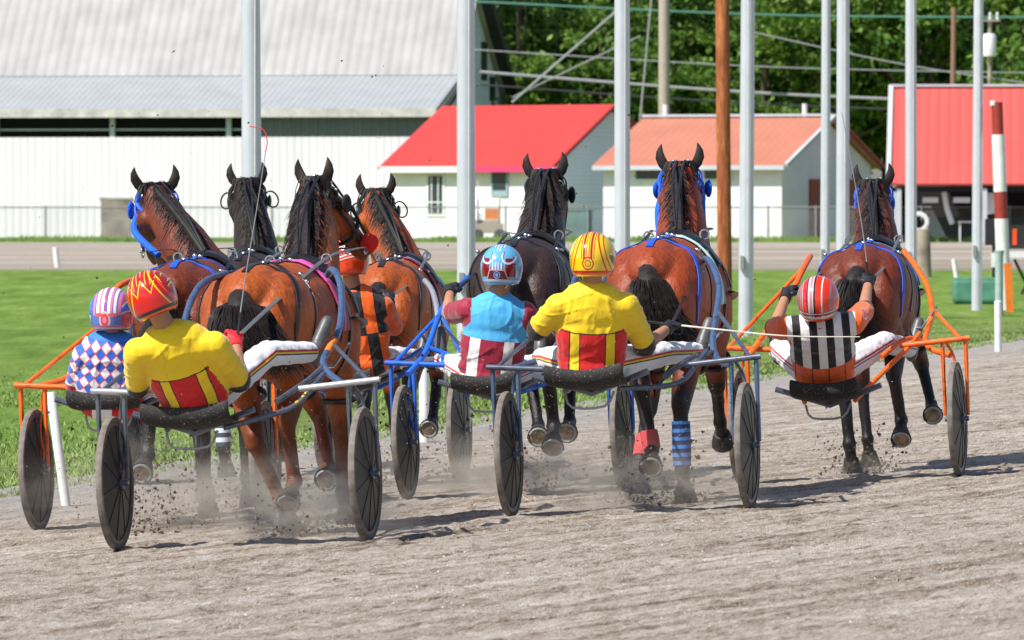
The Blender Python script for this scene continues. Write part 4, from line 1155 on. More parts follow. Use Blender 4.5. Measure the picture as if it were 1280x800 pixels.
def checks():
    u, w, s_ = attr('tuv'); k = (w > .42) * .5
    r_ = (((u + w * .03) * 7.0 + k)).frac() > .5
    c = mixc(r_ * 1.0, OR, BK); c = mixc(w.band(.405, .425) * 1.0, c, BK)
    sl = mixc((s_ > .92) * 1.0, OR, OR)
    return mixc((s_ > .0) * 1.0, c, sl)
def stripes():
    u, w, s_ = attr('tuv')
    r_ = ((u + .003) * 10.2 + .25).frac() > .52
    c = mixc(r_ * 1.0, WH, BK)
    band = mixc((((u + .003) * 10.2 + .25).frac().band(.50, .56)) * 1.0, OR, BK)
    c = mixc((w < .36) * 1.0, c, band)
    sl = mixc((s_ > .93) * 1.0, OR, BK); sl = mixc(s_.band(.45, .75) * (u.abs() > .25), sl, WH)
    c = mixc((s_ > .05) * 1.0, c, sl); c = mixc((u.abs() > .205) * (s_ < .93), c, OR)
    return c
def plain(c): return lambda: mixc(noi(coords(), 12, 3) * .3, c, tuple(k * .8 for k in c[:3]) + (1,))
def trousers(c1, c2, c3):
    def f():
        a, b, s_ = attr('lg')
        c = bars(a, b, [(.006, .018, c1), (-.003, .006, c2), (-.010, -.003, c3)], (.80, .80, .84, 1))
        return mixc((b < .5) * 1.0, c, (.80, .80, .84, 1))
    return f
m_j_yr = cloth_mat('yellow_red_silks', yoke_red); m_j_bm = cloth_mat('blue_maroon_silks', yoke_blue); m_j_d = cloth_mat('diamond_silks', diamonds)
m_j_c = cloth_mat('orange_black_silks', checks); m_j_s = cloth_mat('striped_silks', stripes); m_j_p = cloth_mat('dark_green_silks', plain((.02, .12, .06, 1)))
m_t_ry = cloth_mat('white_trousers_red_yellow', trousers(RD, Y_, BK), .45); m_t_r = cloth_mat('white_trousers_red_navy', trousers(RD, (.8, .8, .84, 1), (.02, .03, .12, 1)), .45)

# helmets: coordinate attribute 'hc' in units of the shell's radius (x right, y forward, z up)
def hstripes(x, specs, base):
    c = base
    for a, b, col in specs: c = mixc(x.band(a, b) * 1.0, c, col)
    return c
def rimmed(c, z, cols):
    for a, b, col in cols: c = mixc(z.band(a, b) * 1.0, c, col)
    return c
def dist2(x, z, cx, cz, kx=1., kz=1.):
    return X.m('SQRT', X.m('POWER', (x - cx) * kx, 2.0) + X.m('POWER', (z - cz) * kz, 2.0))
def h_yellow():
    x, y, z = attr('hc')
    c = hstripes(x, [(-.30, -.26, RD), (-.22, -.12, (.35, .02, .02, 1)), (-.09, -.05, RD), (.03, .07, RD), (.10, .20, (.35, .02, .02, 1)), (.24, .28, RD)], Y_)
    c = mixc(((z < -.05) * (x.abs() < .32)) * 1.0, c, Y_)
    a = x.abs() + z * .28
    c = hstripes(a, [(.56, .62, RD), (.74, .78, RD)], c)
    c = mixc((a.band(.86, .98) * (z < .1)) * 1.0, c, (.16, .02, .03, 1))
    d = dist2(x, z, 0, -.22)
    c = mixc(d.band(.20, .26) * (y < 0), c, (.55, .02, .02, 1)); c = mixc((d < .14) * (y < 0), c, (.85, .45, .02, 1)); c = mixc(d.band(.11, .14) * (y < 0), c, BK)
    return rimmed(c, z, [(-.58, -.50, RD), (-.66, -.58, OR), (-1.2, -.66, Y_)])
def zig(x, per, amp, off=0.):
    return X.m('PINGPONG', x + off, per) * (amp / per)
def h_red():
    x, y, z = attr('hc')
    zz = z - zig(x, .30, .55, .9) - .12
    c = mixc(zz.band(-.05, .03) * 1.0, (.72, .012, .010, 1), Y_)
    c = mixc((zz > .03) * 1.0, c, (.45, .01, .02, 1)); c = mixc(zz.band(.03, .08) * 1.0, c, BK)
    c = mixc(((zz > .16) * (((x) * 5.5).frac() < .16)) * 1.0, c, Y_)
    s2 = x.abs() + z * .35
    for a, b, col in [(.60, .65, Y_), (.70, .76, (.35, .02, .02, 1)), (.80, .83, OR), (.88, .95, (.35, .02, .02, 1))]: c = mixc(s2.band(a, b) * 1.0, c, col)
    return rimmed(c, z, [(-.60, -.48, BK), (-.66, -.60, OR), (-1.2, -.66, (.4, .02, .02, 1))])
PK = (.72, .22, .38, 1); PB = (.05, .16, .62, 1)
def h_pink():
    x, y, z = attr('hc')
    c = hstripes(x, [(-.62, -.50, PK), (-.44, -.30, WH), (-.30, -.20, PK), (-.20, -.08, WH), (-.04, .02, (.7, .05, .12, 1)), (.08, .20, WH), (.20, .30, PK), (.34, .46, WH), (.52, .64, PK)], (.10, .13, .50, 1))
    sw = ((x * 2.1 + z * 3.0).sin() * .5 + (z * 6.0 - x * 3.).sin() * .5)
    side = mixc((sw > .2) * 1.0, PB, (.70, .08, .10, 1)); side = mixc((sw.band(.05, .2)) * 1.0, side, (.5, .6, .8, 1))
    c = mixc(((x.abs() > .66)) * 1.0, c, side)
    c = mixc((z < -.12) * (x.abs() < .66), c, (.12, .18, .55, 1))
    d = dist2(x, z, -.05, -.30, 1.15, .85)
    c = mixc((d < .30) * (y < 0), c, (.55, .55, .62, 1)); c = mixc((d < .22) * (y < 0), c, (.75, .06, .10, 1)); c = mixc((d < .10) * (y < 0), c, (.85, .25, .30, 1))
    d2 = dist2(x.abs(), z, .30, -.10, .7, 1.8); c = mixc((d2 < .14) * (y < 0), c, (.8, .12, .10, 1))
    return rimmed(c, z, [(-.60, -.52, (.5, .12, .25, 1)), (-.66, -.60, (.45, .45, .5, 1)), (-1.2, -.66, (.22, .05, .10, 1))])
def h_blue():
    x, y, z = attr('hc'); LB2 = (.12, .42, .72, 1); M2 = (.22, .012, .02, 1)
    c = hstripes(x, [(-.30, -.26, M2), (-.24, -.18, WH), (-.16, -.13, (.05, .05, .3, 1)), (-.11, .10, (.45, .62, .85, 1)), (-.02, .02, (.12, .1, .35, 1)), (.13, .16, (.05, .05, .3, 1)), (.18, .24, WH), (.26, .30, M2)], LB2)
    p = x.abs().band(.38, .80) * z.band(-.40, .48)
    c = mixc(p * 1.0, c, M2)
    d = dist2(x.abs(), z, .50, .46, 1, 1); c = mixc(d.band(.24, .32) * (z < .50), c, (.6, .65, .75, 1)); c = mixc((d.band(.32, .5) * (z > .2)) * 1.0, c, LB2); c = mixc(((d < .18) * (z > .4)) * 1.0, c, LB2)
    q = x.abs() + (z + .2) * .35
    c = mixc(((q < .42) * z.band(-.52, -.08) * (y < 0)) * 1.0, c, (.70, .35, .38, 1)); c = mixc(((q < .37) * z.band(-.49, -.13) * (y < 0)) * 1.0, c, (.10, .02, .03, 1))
    d = dist2(x, z, 0, -.31); c = mixc((d < .19) * (y < 0), c, (.01, .03, .14, 1)); c = mixc(d.band(.13, .155) * (y < 0), c, (.4, .5, .75, 1)); c = mixc((d < .08) * (y < 0), c, (.25, .3, .5, 1))
    return rimmed(c, z, [(-.60, -.52, (.5, .6, .7, 1)), (-.70, -.60, LB2), (-1.2, -.70, (.35, .37, .4, 1))])
def h_stripe():
    x, y, z = attr('hc'); O2 = (.85, .035, .008, 1)
    c = hstripes(x, [(-.40, -.33, (.09, .02, .16, 1)), (-.32, -.06, (.62, .52, .52, 1)), (-.22, -.12, (.5, .25, .22, 1)), (-.05, .03, BK), (.30, .36, WH), (-.62, -.58, (.5, .4, .4, 1))], O2)
    c = mixc((x.abs() > .66) * 1.0, c, (.30, .22, .25, 1)); c = mixc(x.abs().band(.74, .80) * 1.0, c, O2); c = mixc((x.abs() > .90) * 1.0, c, O2)
    return rimmed(c, z, [(-.40, -.26, (.02, .02, .03, 1)), (-.34, -.29, (.6, .6, .62, 1)), (-.56, -.46, (.75, .72, .72, 1)), (-1.2, -.56, O2)])
def h_orange():
    x, y, z = attr('hc'); a = z + y * .25 - x * .25
    c = (.85, .06, .01, 1)
    c = hstripes(a, [(.32, .37, WH), (.42, .45, WH), (-.10, -.04, WH), (-.01, .02, BK), (-.24, -.20, WH), (-.30, -.27, BK)], mixc(0.0, c, c))
    return rimmed(c, z, [(-1.2, -.6, (.5, .03, .02, 1))])
def hm(name, f): return mat(name, f, rough=.12, coat=.6, spec=.6)
H_Y = hm('yellow_helmet', h_yellow); H_R = hm('red_helmet', h_red); H_P = hm('pink_blue_helmet', h_pink); H_B = hm('light_blue_helmet', h_blue); H_S = hm('orange_white_helmet', h_stripe); H_O = hm('orange_helmet', h_orange)

def helmet_mesh():
    mb = MB(); mb.sphere((0, 0, 0), (1, 1, 1), 64)
    me = mb.mesh('helmet'); bm = bmesh.new(); bm.from_mesh(me)
    bmesh.ops.remove_doubles(bm, verts=bm.verts, dist=1e-4)
    kill = [f for f in bm.faces if (f.calc_center_median().z < -.72) or (f.calc_center_median().y > .45 and f.calc_center_median().z < .18)]
    bmesh.ops.delete(bm, geom=kill, context='FACES')
    for v in bm.verts:
        if v.co.z < -.3: v.co.x *= 1 + (-.3 - v.co.z) * .25; v.co.y *= 1 + (-.3 - v.co.z) * .30
    bm.to_mesh(me); bm.free()
    vattr(me, 'hc', verts(me))
    me.polygons.foreach_set('use_smooth', [True] * len(me.polygons))
    return me
HELM = helmet_mesh()

def frame(up, fwd):
    z = up.normalized(); x = fwd.cross(z).normalized(); y = z.cross(x).normalized()
    return Matrix((x, y, z)).transposed()

def driver(label, D, j, jacket, trous, helm, glove=None, bare=True, collar=None, helmtilt=(0, 0, 0), yaw=11, cuff_at=1.0, whip=None, logo=None):
    """j: joints as (photo column, photo row, distance offset from the axle)"""
    p = {k: P(v[0], v[1], D + v[2]) for k, v in j.items()}
    base = Vector((p['hip'].x, p['hip'].y, gz(p['hip'].x, p['hip'].y) + .62))
    q = {k: v - base for k, v in p.items()}
    fwd = Vector((math.sin(R(yaw)), math.cos(R(yaw)), 0))
    up = (q['neck'] - q['hip']); L = up.length; upn = up.normalized()
    right = (q['shR'] - q['shL']).normalized(); right = (right - upn * right.dot(upn)).normalized()
    front = upn.cross(right).normalized() * 1.0
    MT = Matrix((right, front, upn)).transposed()
    tl = lambda u, f, w: q['hip'] + right * u + front * f + upn * (w * L)
    head = q['head']; neck = q['neck']
    HF = frame((head - neck).normalized() * .35 + Vector((0, 0, 1)), fwd)
    HF = HF @ Matrix.Rotation(R(helmtilt[1]), 3, 'Y') @ Matrix.Rotation(R(helmtilt[0]), 3, 'X') @ Matrix.Rotation(R(helmtilt[2]), 3, 'Z')
    hd = lambda x, y, z: head + HF @ Vector((x, y, z))
    legs_ = [('hipR', 'kneeR', 'ankR', 'toeR'), ('hipL', 'kneeL', 'ankL', 'toeL')]
    arms = [('shR', 'elR', 'haR'), ('shL', 'elL', 'haL')]
    pr = [('e', tl(0, 0, .66), (.150, .100, .19), MT), ('e', tl(0, 0, .28), (.130, .095, .20), MT), ('e', tl(0, 0, .0), (.145, .11, .10), MT),
          ('c', neck - upn * .05, .058, hd(0, -.01, -.06), .052), ('e', head, (.075, .095, .105), HF), ('c', hd(0, .04, -.06), .050, hd(0, .065, -.105), .028),
          ('c', hd(0, .092, .0), .012, hd(0, .112, -.028), .014), ('c', hd(-.02, .086, -.066), .010, hd(.02, .086, -.066), .010),
          ('c', hd(-.04, .082, .028), .014, hd(.04, .082, .028), .014)]
    for sx in (-1, 1): pr.append(('e', hd(sx * .078, 0, -.01), (.010, .018, .030), HF))
    for a, b, c in arms:
        w = q[b].lerp(q[c], .88)
        pr += [('c', q[a], .052, q[b], .043), ('c', q[b], .043, w, .028)]
    for a, b, c, d in legs_:
        pr += [('c', q[a], .080, q[b], .058), ('c', q[b], .055, q[c], .040)]
    body = blob(pr, .010, 3)
    root = link('person', body, m_skin); root.location = base; tag(root, label, 'person')
    for sx in (-1, 1): MB().sphere(hd(sx * .03, .088, .008), .011, 8).build('eye', m_eye, root)
    # jacket
    pj = [('e', tl(0, 0, .68), (.205, .125, .19), MT), ('e', tl(0, -.01, .36), (.200, .130, .23), MT), ('e', tl(0, 0, .09), (.192, .135, .12), MT), ('e', tl(0, -.02, -.03), (.182, .132, .10), MT),
          ('c', q['shL'], .075, q['shR'], .075), ('c', tl(0, 0, .80), .10, neck - upn * .02, .062)]
    for a, b, c in arms:
        e = q[a].lerp(q[b], min(1, cuff_at)); pj += [('c', q[a], .076, e, .064)]
        if cuff_at > 1: pj.append(('c', q[b], .064, q[b].lerp(q[c], cuff_at - 1), .050))
    jm = blob(pj, .0085, 5)
    V = verts(jm); rel = V - np.array(q['hip'])
    # soft folds pressed into the cloth
    sd = np.array([j['hip'][0], 3.1, 7.7])
    nrm = np.empty(len(V) * 3, np.float32); jm.vertices.foreach_get('normal', nrm); nrm = nrm.reshape(-1, 3)
    u_ = rel @ np.array(right); w_ = rel @ np.array(upn) / L
    fold = np.sin(w_ * 26 + 5 * np.sin(u_ * 11 + sd[0])) * .5 + np.sin(w_ * 9 + u_ * 34 + 3 * np.sin(w_ * 8)) * .5
    au = np.abs(u_); wob = 1.6 * np.sin(w_ * 7 + sd[0]) + 1.2 * np.sin(u_ * 17 + sd[0] * .7)
    r1 = (1 - np.abs(np.sin(w_ * 6.5 - au * 15 + wob))) ** 4 * (.5 + .5 * np.sin(w_ * 5 + u_ * 9 + sd[0]))
    r2 = (1 - np.abs(np.sin(w_ * 15 + au * 9 - wob * .8))) ** 5 * (.5 + .5 * np.sin(w_ * 8 - u_ * 12 + 2 + sd[0]))
    V2 = V + nrm * (fold * .0016 + r1 * .0085 + r2 * .0065)[:, None]; setverts(jm, V2)
    sl = np.full(len(V), -1.0)
    for a, b, c in arms:
        dd, tt = segdist(V, q[a], q[b].lerp(q[a], 1 - min(1, cuff_at))); dt, _ = segdist(V, tl(0, 0, .1), tl(0, 0, .8))
        A_ = np.array(q[b] - q[a]); raw = (V - np.array(q[a])) @ A_ / max(1e-6, A_ @ A_)
        side = np.abs(u_) > abs((q[a]).__sub__(q['hip']).dot(right)) * .82
        m = (dd < .105) & ((dt > .17) | (raw > .3)) & (np.sign(u_) == np.sign((q[a] - q['hip']).dot(right)))
        ext = raw
        if cuff_at > 1:
            dd2, t2 = segdist(V, q[b], q[b].lerp(q[c], cuff_at - 1)); ext = np.where(dd2 < dd, .75 + .25 * t2, np.clip(raw, -.2, 1) * .75); m = m | (dd2 < .085)
        sl = np.where(m, np.maximum(ext, -.2), sl)
    vattr(jm, 'tuv', np.stack([u_, w_, sl], -1))
    link('jacket', jm, jacket, root)
    # collar
    ring = [neck - upn * .005 + (right * math.cos(a) * .062 + front * math.sin(a) * .062) for a in np.linspace(0, 2 * math.pi, 19)]
    MB().tube(ring, .016, 8).build('collar', collar or jacket, root)
    # trousers
    pt = [('e', tl(0, 0, .02), (.160, .125, .11), MT)]
    for a, b, c, d in legs_: pt += [('c', q[a], .098, q[a].lerp(q[b], .5), .086), ('c', q[a].lerp(q[b], .5), .086, q[b], .070), ('c', q[b], .068, q[b].lerp(q[c], .92), .058)]
    tm = blob(pt, .010, 5); V = verts(tm); lg = np.zeros((len(V), 3))
    n2 = np.empty(len(V) * 3, np.float32); tm.vertices.foreach_get('normal', n2); n2 = n2.reshape(-1, 3)
    best = np.full(len(V), 9.0)
    for a, b, c, d in legs_:
        for s0, s1 in ((a, b), (b, c)):
            dd, t = segdist(V, q[s0], q[s1]); ax_ = q[s1] - q[s0]
            cen = np.array(q[s0])[None] + t[:, None] * np.array(ax_)[None]
            upx = Vector((0, 0, 1)) - ax_.normalized() * ax_.normalized().z; upx.normalize()
            st = (V - cen) @ np.array(upx); outv = ax_.normalized().cross(upx); outv = outv if outv.y < 0 else -outv
            vis = ((V - cen) @ np.array(outv)) > 0
            m = dd < best; best = np.where(m, dd, best); lg[m, 0] = st[m]; lg[m, 1] = vis[m]
    fold = np.sin(V[:, 0] * 60 + 4 * np.sin(V[:, 2] * 30)) * np.sin(V[:, 1] * 25 + V[:, 2] * 20)
    setverts(tm, V + n2 * (fold * .003)[:, None]); vattr(tm, 'lg', lg); link('trousers', tm, trous, root)
    # boots
    for a, b, c, d in legs_:
        ank, toe = q[c], q[d]; sh = (q[b] - ank).normalized(); tv = (toe - ank)
        if tv.length < .12: tv = tv.normalized() * .18
        tv = tv.normalized() * .20
        heel = ank - tv * .22 - sh * .04
        bt = blob([('c', ank + sh * .10, .050, ank, .045), ('c', heel, .036, ank + tv * .3 - sh * .03, .041), ('c', ank + tv * .3 - sh * .03, .041, ank + tv * .88 - sh * .04, .034)], .009, 4)
        link('boot', bt, m_boot, root)
    # hands in gloves
    for (a, b, c), me, sx in ((arms[0], HAND_R, 1), (arms[1], HAND_L, -1)):
        d = (q[c] - q[b]).normalized(); x = d.cross(Vector((0, 0, 1))).normalized(); z = x.cross(d)
        o = bpy.data.objects.new('glove', me.copy()); COL.objects.link(o); o.data.materials.append(glove or m_gblack)
        o.parent = root; o.matrix_local = Matrix.Translation(q[b].lerp(q[c], .9)) @ Matrix((x, d, z)).transposed().to_4x4() @ Matrix.Rotation(R(sx * 15), 4, 'Y') @ Matrix.Scale(1.05, 4)
        MB().tube([q[b].lerp(q[c], .80), q[b].lerp(q[c], .93)], [.036, .034], 12).build('cuff', glove or m_gblack, root)
    # helmet
    hme = HELM.copy(); ho = link('helmet', hme, helm, root)
    ho.matrix_local = Matrix.Translation(hd(0, -.005, .022)) @ HF.to_4x4() @ Matrix.Diagonal((.126, .148, .140, 1))
    mo = ho.modifiers.new('t', 'SOLIDIFY'); mo.thickness = .08
    MB().tube([hd(math.sin(a) * .117, math.cos(a) * .135, .012 - .03 * math.cos(a)) for a in np.linspace(-2.9, -1.1, 9)], .001, 4).build('strap', m_strapk, ho) if False else None
    MB().tube([hd(math.sin(a) * .088, math.cos(a) * .105, .015) for a in np.linspace(-.85, .85, 9)], .026, 8, flat=.4, up=(0, 0, 1)).build('goggles', m_lens, root)
    hands = dict(R=base + q['haR'], L=base + q['haL'])
    return dict(root=root, hands=hands, base=base, q=q)

def decal(name, parent_root, part, pts_, m_, off=.004):
    """a sewn-on patch: photo columns/rows projected once onto the real garment and kept there"""
    o = next(c for c in parent_root.children if c.name.split('.')[0] == part)
    me = o.data; bv = BVHTree.FromPolygons([v.co.copy() for v in me.vertices], [tuple(p.vertices) for p in me.polygons])
    cam_o = Vector((0, 0, CH)) - parent_root.location; out = []
    for px, py in pts_:
        dvec = (P(px, py, 40) - Vector((0, 0, CH))).normalized(); h = bv.ray_cast(cam_o, dvec)
        if h[0] is None: return None
        out.append(h[0] + h[1] * off)
    return MB().add(out, [tuple(range(len(out)))]).build(name, m_, o, smooth=False)
def whip_obj(label, pts, m_=None, tip=None, r=.0045):
    o0 = pts[0]; mb = MB(); path = spl(pts, 6); n = len(path)
    mb.tube(path, [r * (1 - .6 * i / (n - 1)) for i in range(n)], 6)
    o = mb.build('driving_whip', m_ or simple('pale_whip', (.70, .66, .58, 1), .5), origin=o0); tag(o, label, 'whip')
    MB().tube([Vector((0, 0, 0)) - (pts[1] - pts[0]).normalized() * .10, (pts[1] - pts[0]).normalized() * .12], .008, 8).build('handle', m_lea, o)
    if tip: MB().tube([v - o0 for v in spl(tip, 6)], .003, 5).build('lash', simple('red_lash', (.75, .05, .06, 1), .5), o)
    return o
def reins(label, H, dr, m_, w=.022, sag=.05):
    M = H['M']; root = empty('driving_reins', dr['hands']['R'], label, 'reins'); o0 = dr['hands']['R']
    for sx, k in ((-1, 'L'), (1, 'R')):
        h = dr['hands'][k]; te = M @ (H['surf'](1.18, sx * 20, .08)[0]); bit = M @ H['hp'](.45, sx * .085, -.06)
        mid = h.lerp(te, .5) - Vector((0, 0, sag)); nk = te.lerp(bit, .5) + (M.to_3x3() @ Vector((sx * .05, 0, .02)))
        MB().tube([v - o0 for v in spl([h, mid, te, nk, bit], 7)], w / 2, 6, flat=.3, up=(0, -.5, 1)).build('rein', m_, root)
    return root

# ================================================================== the seven teams
def pad_mat(name, base, cols):
    def f():
        a, b, c = attr('pad'); c0 = mixc(0.0, base, base)
        for lo, hi, col in cols: c0 = mixc(b.band(lo, hi) * (a > .2), c0, col)
        return c0
    return mat(name, f, rough=.6)
pad_pink = mat('pink_pad', lambda: (lambda a, b, c: mixc((b.band(.25, .38) * (a > .42)) * 1.0, mixc((b.band(.55, .66) * (a > .42)) * 1.0, mixc((a > .42) * 1.0, (.72, .10, .42, 1), (.42, .05, .16, 1)), (.15, .62, .58, 1)), (.02, .05, .10, 1)))(*attr('pad')), rough=.6)
pad_white = mat('white_pad', lambda: (lambda a, b, c: mixc((b.band(.35, .62) * a.band(.35, .62)) * 1.0, mixc((b > .72) * 1.0, (.55, .78, .80, 1), (.10, .45, .62, 1)), (.02, .04, .12, 1)))(*attr('pad')), rough=.6)
pad_maroon = mat('maroon_pad', lambda: (lambda a, b, c: mixc((b > .7) * 1.0, (.25, .02, .06, 1), (.10, .35, .60, 1)))(*attr('pad')), rough=.6)
pad_blue = mat('blue_pad', lambda: (lambda a, b, c: mixc((b > .7) * 1.0, (.02, .10, .5, 1), (.05, .30, .60, 1)))(*attr('pad')), rough=.6)
m_boot_red = simple('red_bandage', (.55, .06, .07, 1), .8); m_boot_white = simple('pale_pastern', (.45, .33, .24, 1), .8, var=.2)
def band_f():
    x, y, z = xyz(coords()); return mixc(((z * 22).frac() < .45) * 1.0, (.015, .02, .09, 1), (.04, .22, .62, 1))
m_boot_blue = mat('blue_striped_boot', band_f, rough=.6)
def band_w():
    x, y, z = xyz(coords()); return mixc(((z * 16).frac() < .5) * 1.0, (.05, .06, .09, 1), (.62, .68, .74, 1))
m_boot_silver = mat('silver_striped_boot', band_w, rough=.5)

# team 6 (right, orange sulky)
DA = 43.4
H6 = horse('dark bay horse with blue harness pulling the orange sulky on the far right', 1082, DA + 1.0, 8, (1092, 239), m_darkbay,
           [('HL', 'stance', .04, 0), ('FL', 'stance', .02, 0), ('HR', 'lift', .10, 0), ('FR', 'fold', .22, .02)], sc=.95, strap=m_blue_s, strap2=m_cyan_s, pad=None,
           tail=((-.08, -.14, .84), .15), blink='none', mane_side=-1, width=1.08, mane_d=.7)
S6 = sulky('orange race sulky on the far right, behind the dark bay horse', 1063, DA, m_or, seat_off=-.13, seat_z=.595,
            shafts={-1: [(935, 446, 0), (958, 415, .15), (985, 375, .5), (1003, 338, .85), (1013, 320, 1.15)], 1: [(1188, 444, 0), (1164, 436, .12), (1157, 422, .25), (1165, 392, .5), (1160, 360, .75), (1146, 335, .95), (1130, 314, 1.2)]})
D6 = driver('person leaning far back in a black and white striped jacket with orange sleeves', DA,
            dict(hip=(1030, 460, -.32), neck=(1026, 400, -.68), head=(1023, 378, -.72), shL=(986, 410, -.62), shR=(1066, 404, -.62), elL=(968, 410, -.38), haL=(984, 366, -.08), elR=(1080, 388, -.36), haR=(1086, 350, -.04),
                 hipR=(1046, 462, -.28), kneeR=(1105, 428, .08), ankR=(1138, 436, .45), toeR=(1146, 400, .5), hipL=(1010, 462, -.28), kneeL=(975, 436, .1), ankL=(972, 440, .45), toeL=(966, 405, .5)),
            m_j_s, m_t_r, H_S, cuff_at=1.0, helmtilt=(14, 0, 0), collar=simple('orange_collar', (.85, .10, .01, 1), .6))
reins('black and grey reins running to the blue harnessed horse on the far right', H6, D6, simple('grey_rein', (.10, .11, .13, 1), .5))
whip_obj('thin grey driving whip held upright before the horse on the far right', [P(1086, 352, DA - .05), P(1080, 300, DA), P(1068, 225, DA + .1), P(1052, 140, DA + .2)], simple('grey_whip', (.22, .22, .22, 1), .5))

# team 5 (yellow jacket, middle)
DA = 39.5
H5 = horse('chestnut red bay horse with blue bridle and red bandaged legs, right of the yellow helmet', 822, DA + 1.0, 9, (850, 219), m_red_bay,
           [('HR', 'stance', .02, 0), ('HL', 'swing', .12, -.06), ('FL', 'back', -.12, -.04), ('FR', 'reach', .0, .1)], sc=1.0, strap=m_blue_s, strap2=m_lea, pad=pad_white,
           tail=((.12, -.18, .82), .15), blink='cup', fleece=m_fleece, mane_side=-1, mane_d=.6,
           boots=[('HR', m_boot_blue, .25, .95, .052), ('HL', m_boot_red, .7, 1.0, .05), ('FL', m_boot_red, .55, .95, .046)])
S5 = sulky('grey race sulky with dark disc wheels in the middle, under the yellow helmeted driver', 788, DA, m_slate, m_gun, m_gun, seat_off=-.20, seat_z=.80, seat_w=.215,
            shafts={1: [(914, 456, 0), (899, 451, .15), (891, 430, .3), (895, 395, .5), (899, 361, .75), (893, 338, .95), (884, 324, 1.15), (877, 327, 1.3)]})
D5 = driver('person sitting upright in a yellow and red jacket and yellow striped helmet', DA,
            dict(hip=(739, 452, -.36), neck=(741, 362, -.50), head=(741, 327, -.50), shL=(700, 383, -.48), shR=(783, 382, -.48), elL=(672, 412, -.34), haL=(700, 402, .0), elR=(806, 432, -.24), haR=(838, 408, .06),
                 hipR=(762, 455, -.30), kneeR=(828, 442, .10), ankR=(872, 440, .46), toeR=(884, 398, .52), hipL=(718, 455, -.30), kneeL=(688, 448, .08), ankL=(676, 448, .45), toeL=(678, 414, .5)),
            m_j_yr, m_t_ry, H_Y, cuff_at=1.0, collar=simple('yellow_collar', (.85, .6, .02, 1), .6))
reins('black reins running to the red bay horse right of the yellow helmet', H5, D5, m_lea)
whip_obj('pale driving whip held out sideways in front of the striped jacket', [P(826, 404, DA + .06), P(900, 412, DA - .05), P(985, 420, DA - .15), P(1075, 421, DA - .2)], r=.006)

# team 4 (light blue jacket)
DA = 43.3
H4 = horse('almost black brown horse with plain black harness between the two middle drivers', 651, DA + 1.0, 6, (682, 228), m_brown_coat,
           [('HL', 'stance', .06, 0), ('HR', 'lift', .06, .03), ('FL', 'fold', .10, -.04), ('FR', 'fold', .04, -.02)], sc=1.03, pad=None,
           tail=((-.06, -.14, .88), .10), blink='right', fleece=m_fl_black, mane_side=1, width=1.05)
S4 = sulky('blue race sulky left of centre with orange streaked wheels', 645, DA, m_bluep, None, m_bluep, seat_off=-.13, seat_z=.73,
            shafts={-1: [(510, 468, 0), (528, 447, .15), (538, 425, .3), (548, 397, .5), (563, 370, .75), (585, 347, 1.0)]})
D4 = driver('person in a light blue and maroon jacket with white stripes, maroon and blue helmet', DA,
            dict(hip=(612, 468, -.36), neck=(624, 372, -.44), head=(627, 339, -.44), shL=(585, 388, -.42), shR=(656, 392, -.42), elL=(560, 392, -.20), haL=(563, 362, .08), elR=(672, 416, -.26), haR=(668, 400, .05),
                 hipR=(632, 470, -.30), kneeR=(670, 456, .10), ankR=(698, 446, .46), toeR=(704, 412, .5), hipL=(594, 470, -.30), kneeL=(568, 458, .08), ankL=(552, 450, .45), toeL=(552, 414, .5)),
            m_j_bm, m_t_r, H_B, cuff_at=.75, collar=simple('light_blue_collar', (.08, .42, .78, 1), .6))
reins('black reins running to the almost black horse', H4, D4, m_lea)

# team 3 (orange and black jacket)
DA = 46.2
H3 = horse('smaller bay horse with maroon saddle pad, just left of the light blue jacket', 484, DA + 1.0, 7, (470, 250), m_bay,
           [('HL', 'stance', .0, 0), ('HR', 'lift', .02, 0), ('FL', 'stance', .0, 0), ('FR', 'fold', .0, 0)], sc=.97, strap=m_lea, strap2=m_cyan_s, pad=pad_maroon,
           tail=((-.05, -.12, .92), .10), blink='ring', mane_side=-1, width=.95, mane_d=.7)
S3 = sulky('silver blue race sulky, mostly hidden, under the orange and black jacket', 450, DA, m_steel, m_bluep, m_steel, seat_off=-.05, seat_z=.74,
            shafts={1: [(562, 465, 0), (549, 442, .2), (548, 412, .4), (546, 386, .6), (540, 363, .9), (531, 351, 1.1)]})
D3 = driver('person in an orange and black checked jacket partly behind the large bay horse', DA,
            dict(hip=(452, 452, -.34), neck=(443, 362, -.42), head=(437, 328, -.42), shL=(424, 378, -.40), shR=(478, 384, -.40), elL=(412, 410, -.2), haL=(430, 400, .05), elR=(492, 408, -.18), haR=(486, 372, .08),
                 hipR=(466, 454, -.28), kneeR=(496, 446, .10), ankR=(524, 448, .45), toeR=(529, 416, .5), hipL=(438, 454, -.28), kneeL=(425, 448, .1), ankL=(415, 445, .45), toeL=(410, 415, .5)),
            m_j_c, m_t_r, H_O, cuff_at=1.35, helmtilt=(0, 0, 0), collar=simple('orange_collar', (.85, .10, .01, 1), .6))
reins('grey reins running to the smaller bay horse', H3, D3, simple('grey_rein', (.10, .11, .13, 1), .5))

# team 7 (hidden driver, second head from the left)
DA = 48.6
H7 = horse('near black horse with round blinker rings, second head from the left', 306, DA + 1.0, 4, (309, 237), m_brown_coat,
           [('HL', 'stance', .0, 0), ('HR', 'swing', .02, 0), ('FL', 'stance', .0, 0), ('FR', 'back', .0, 0)], sc=1.03, strap=m_lea, pad=None,
           tail=((0, -.12, .92), .10), blink='ring', mane_side=1, boots=[('HL', m_boot_silver, .3, .95, .052)])
S7 = sulky('magenta forked race sulky, mostly hidden behind the large bay horse', 290, DA, m_mag, m_mag, m_mag, seat_off=-.1, seat_z=.70)

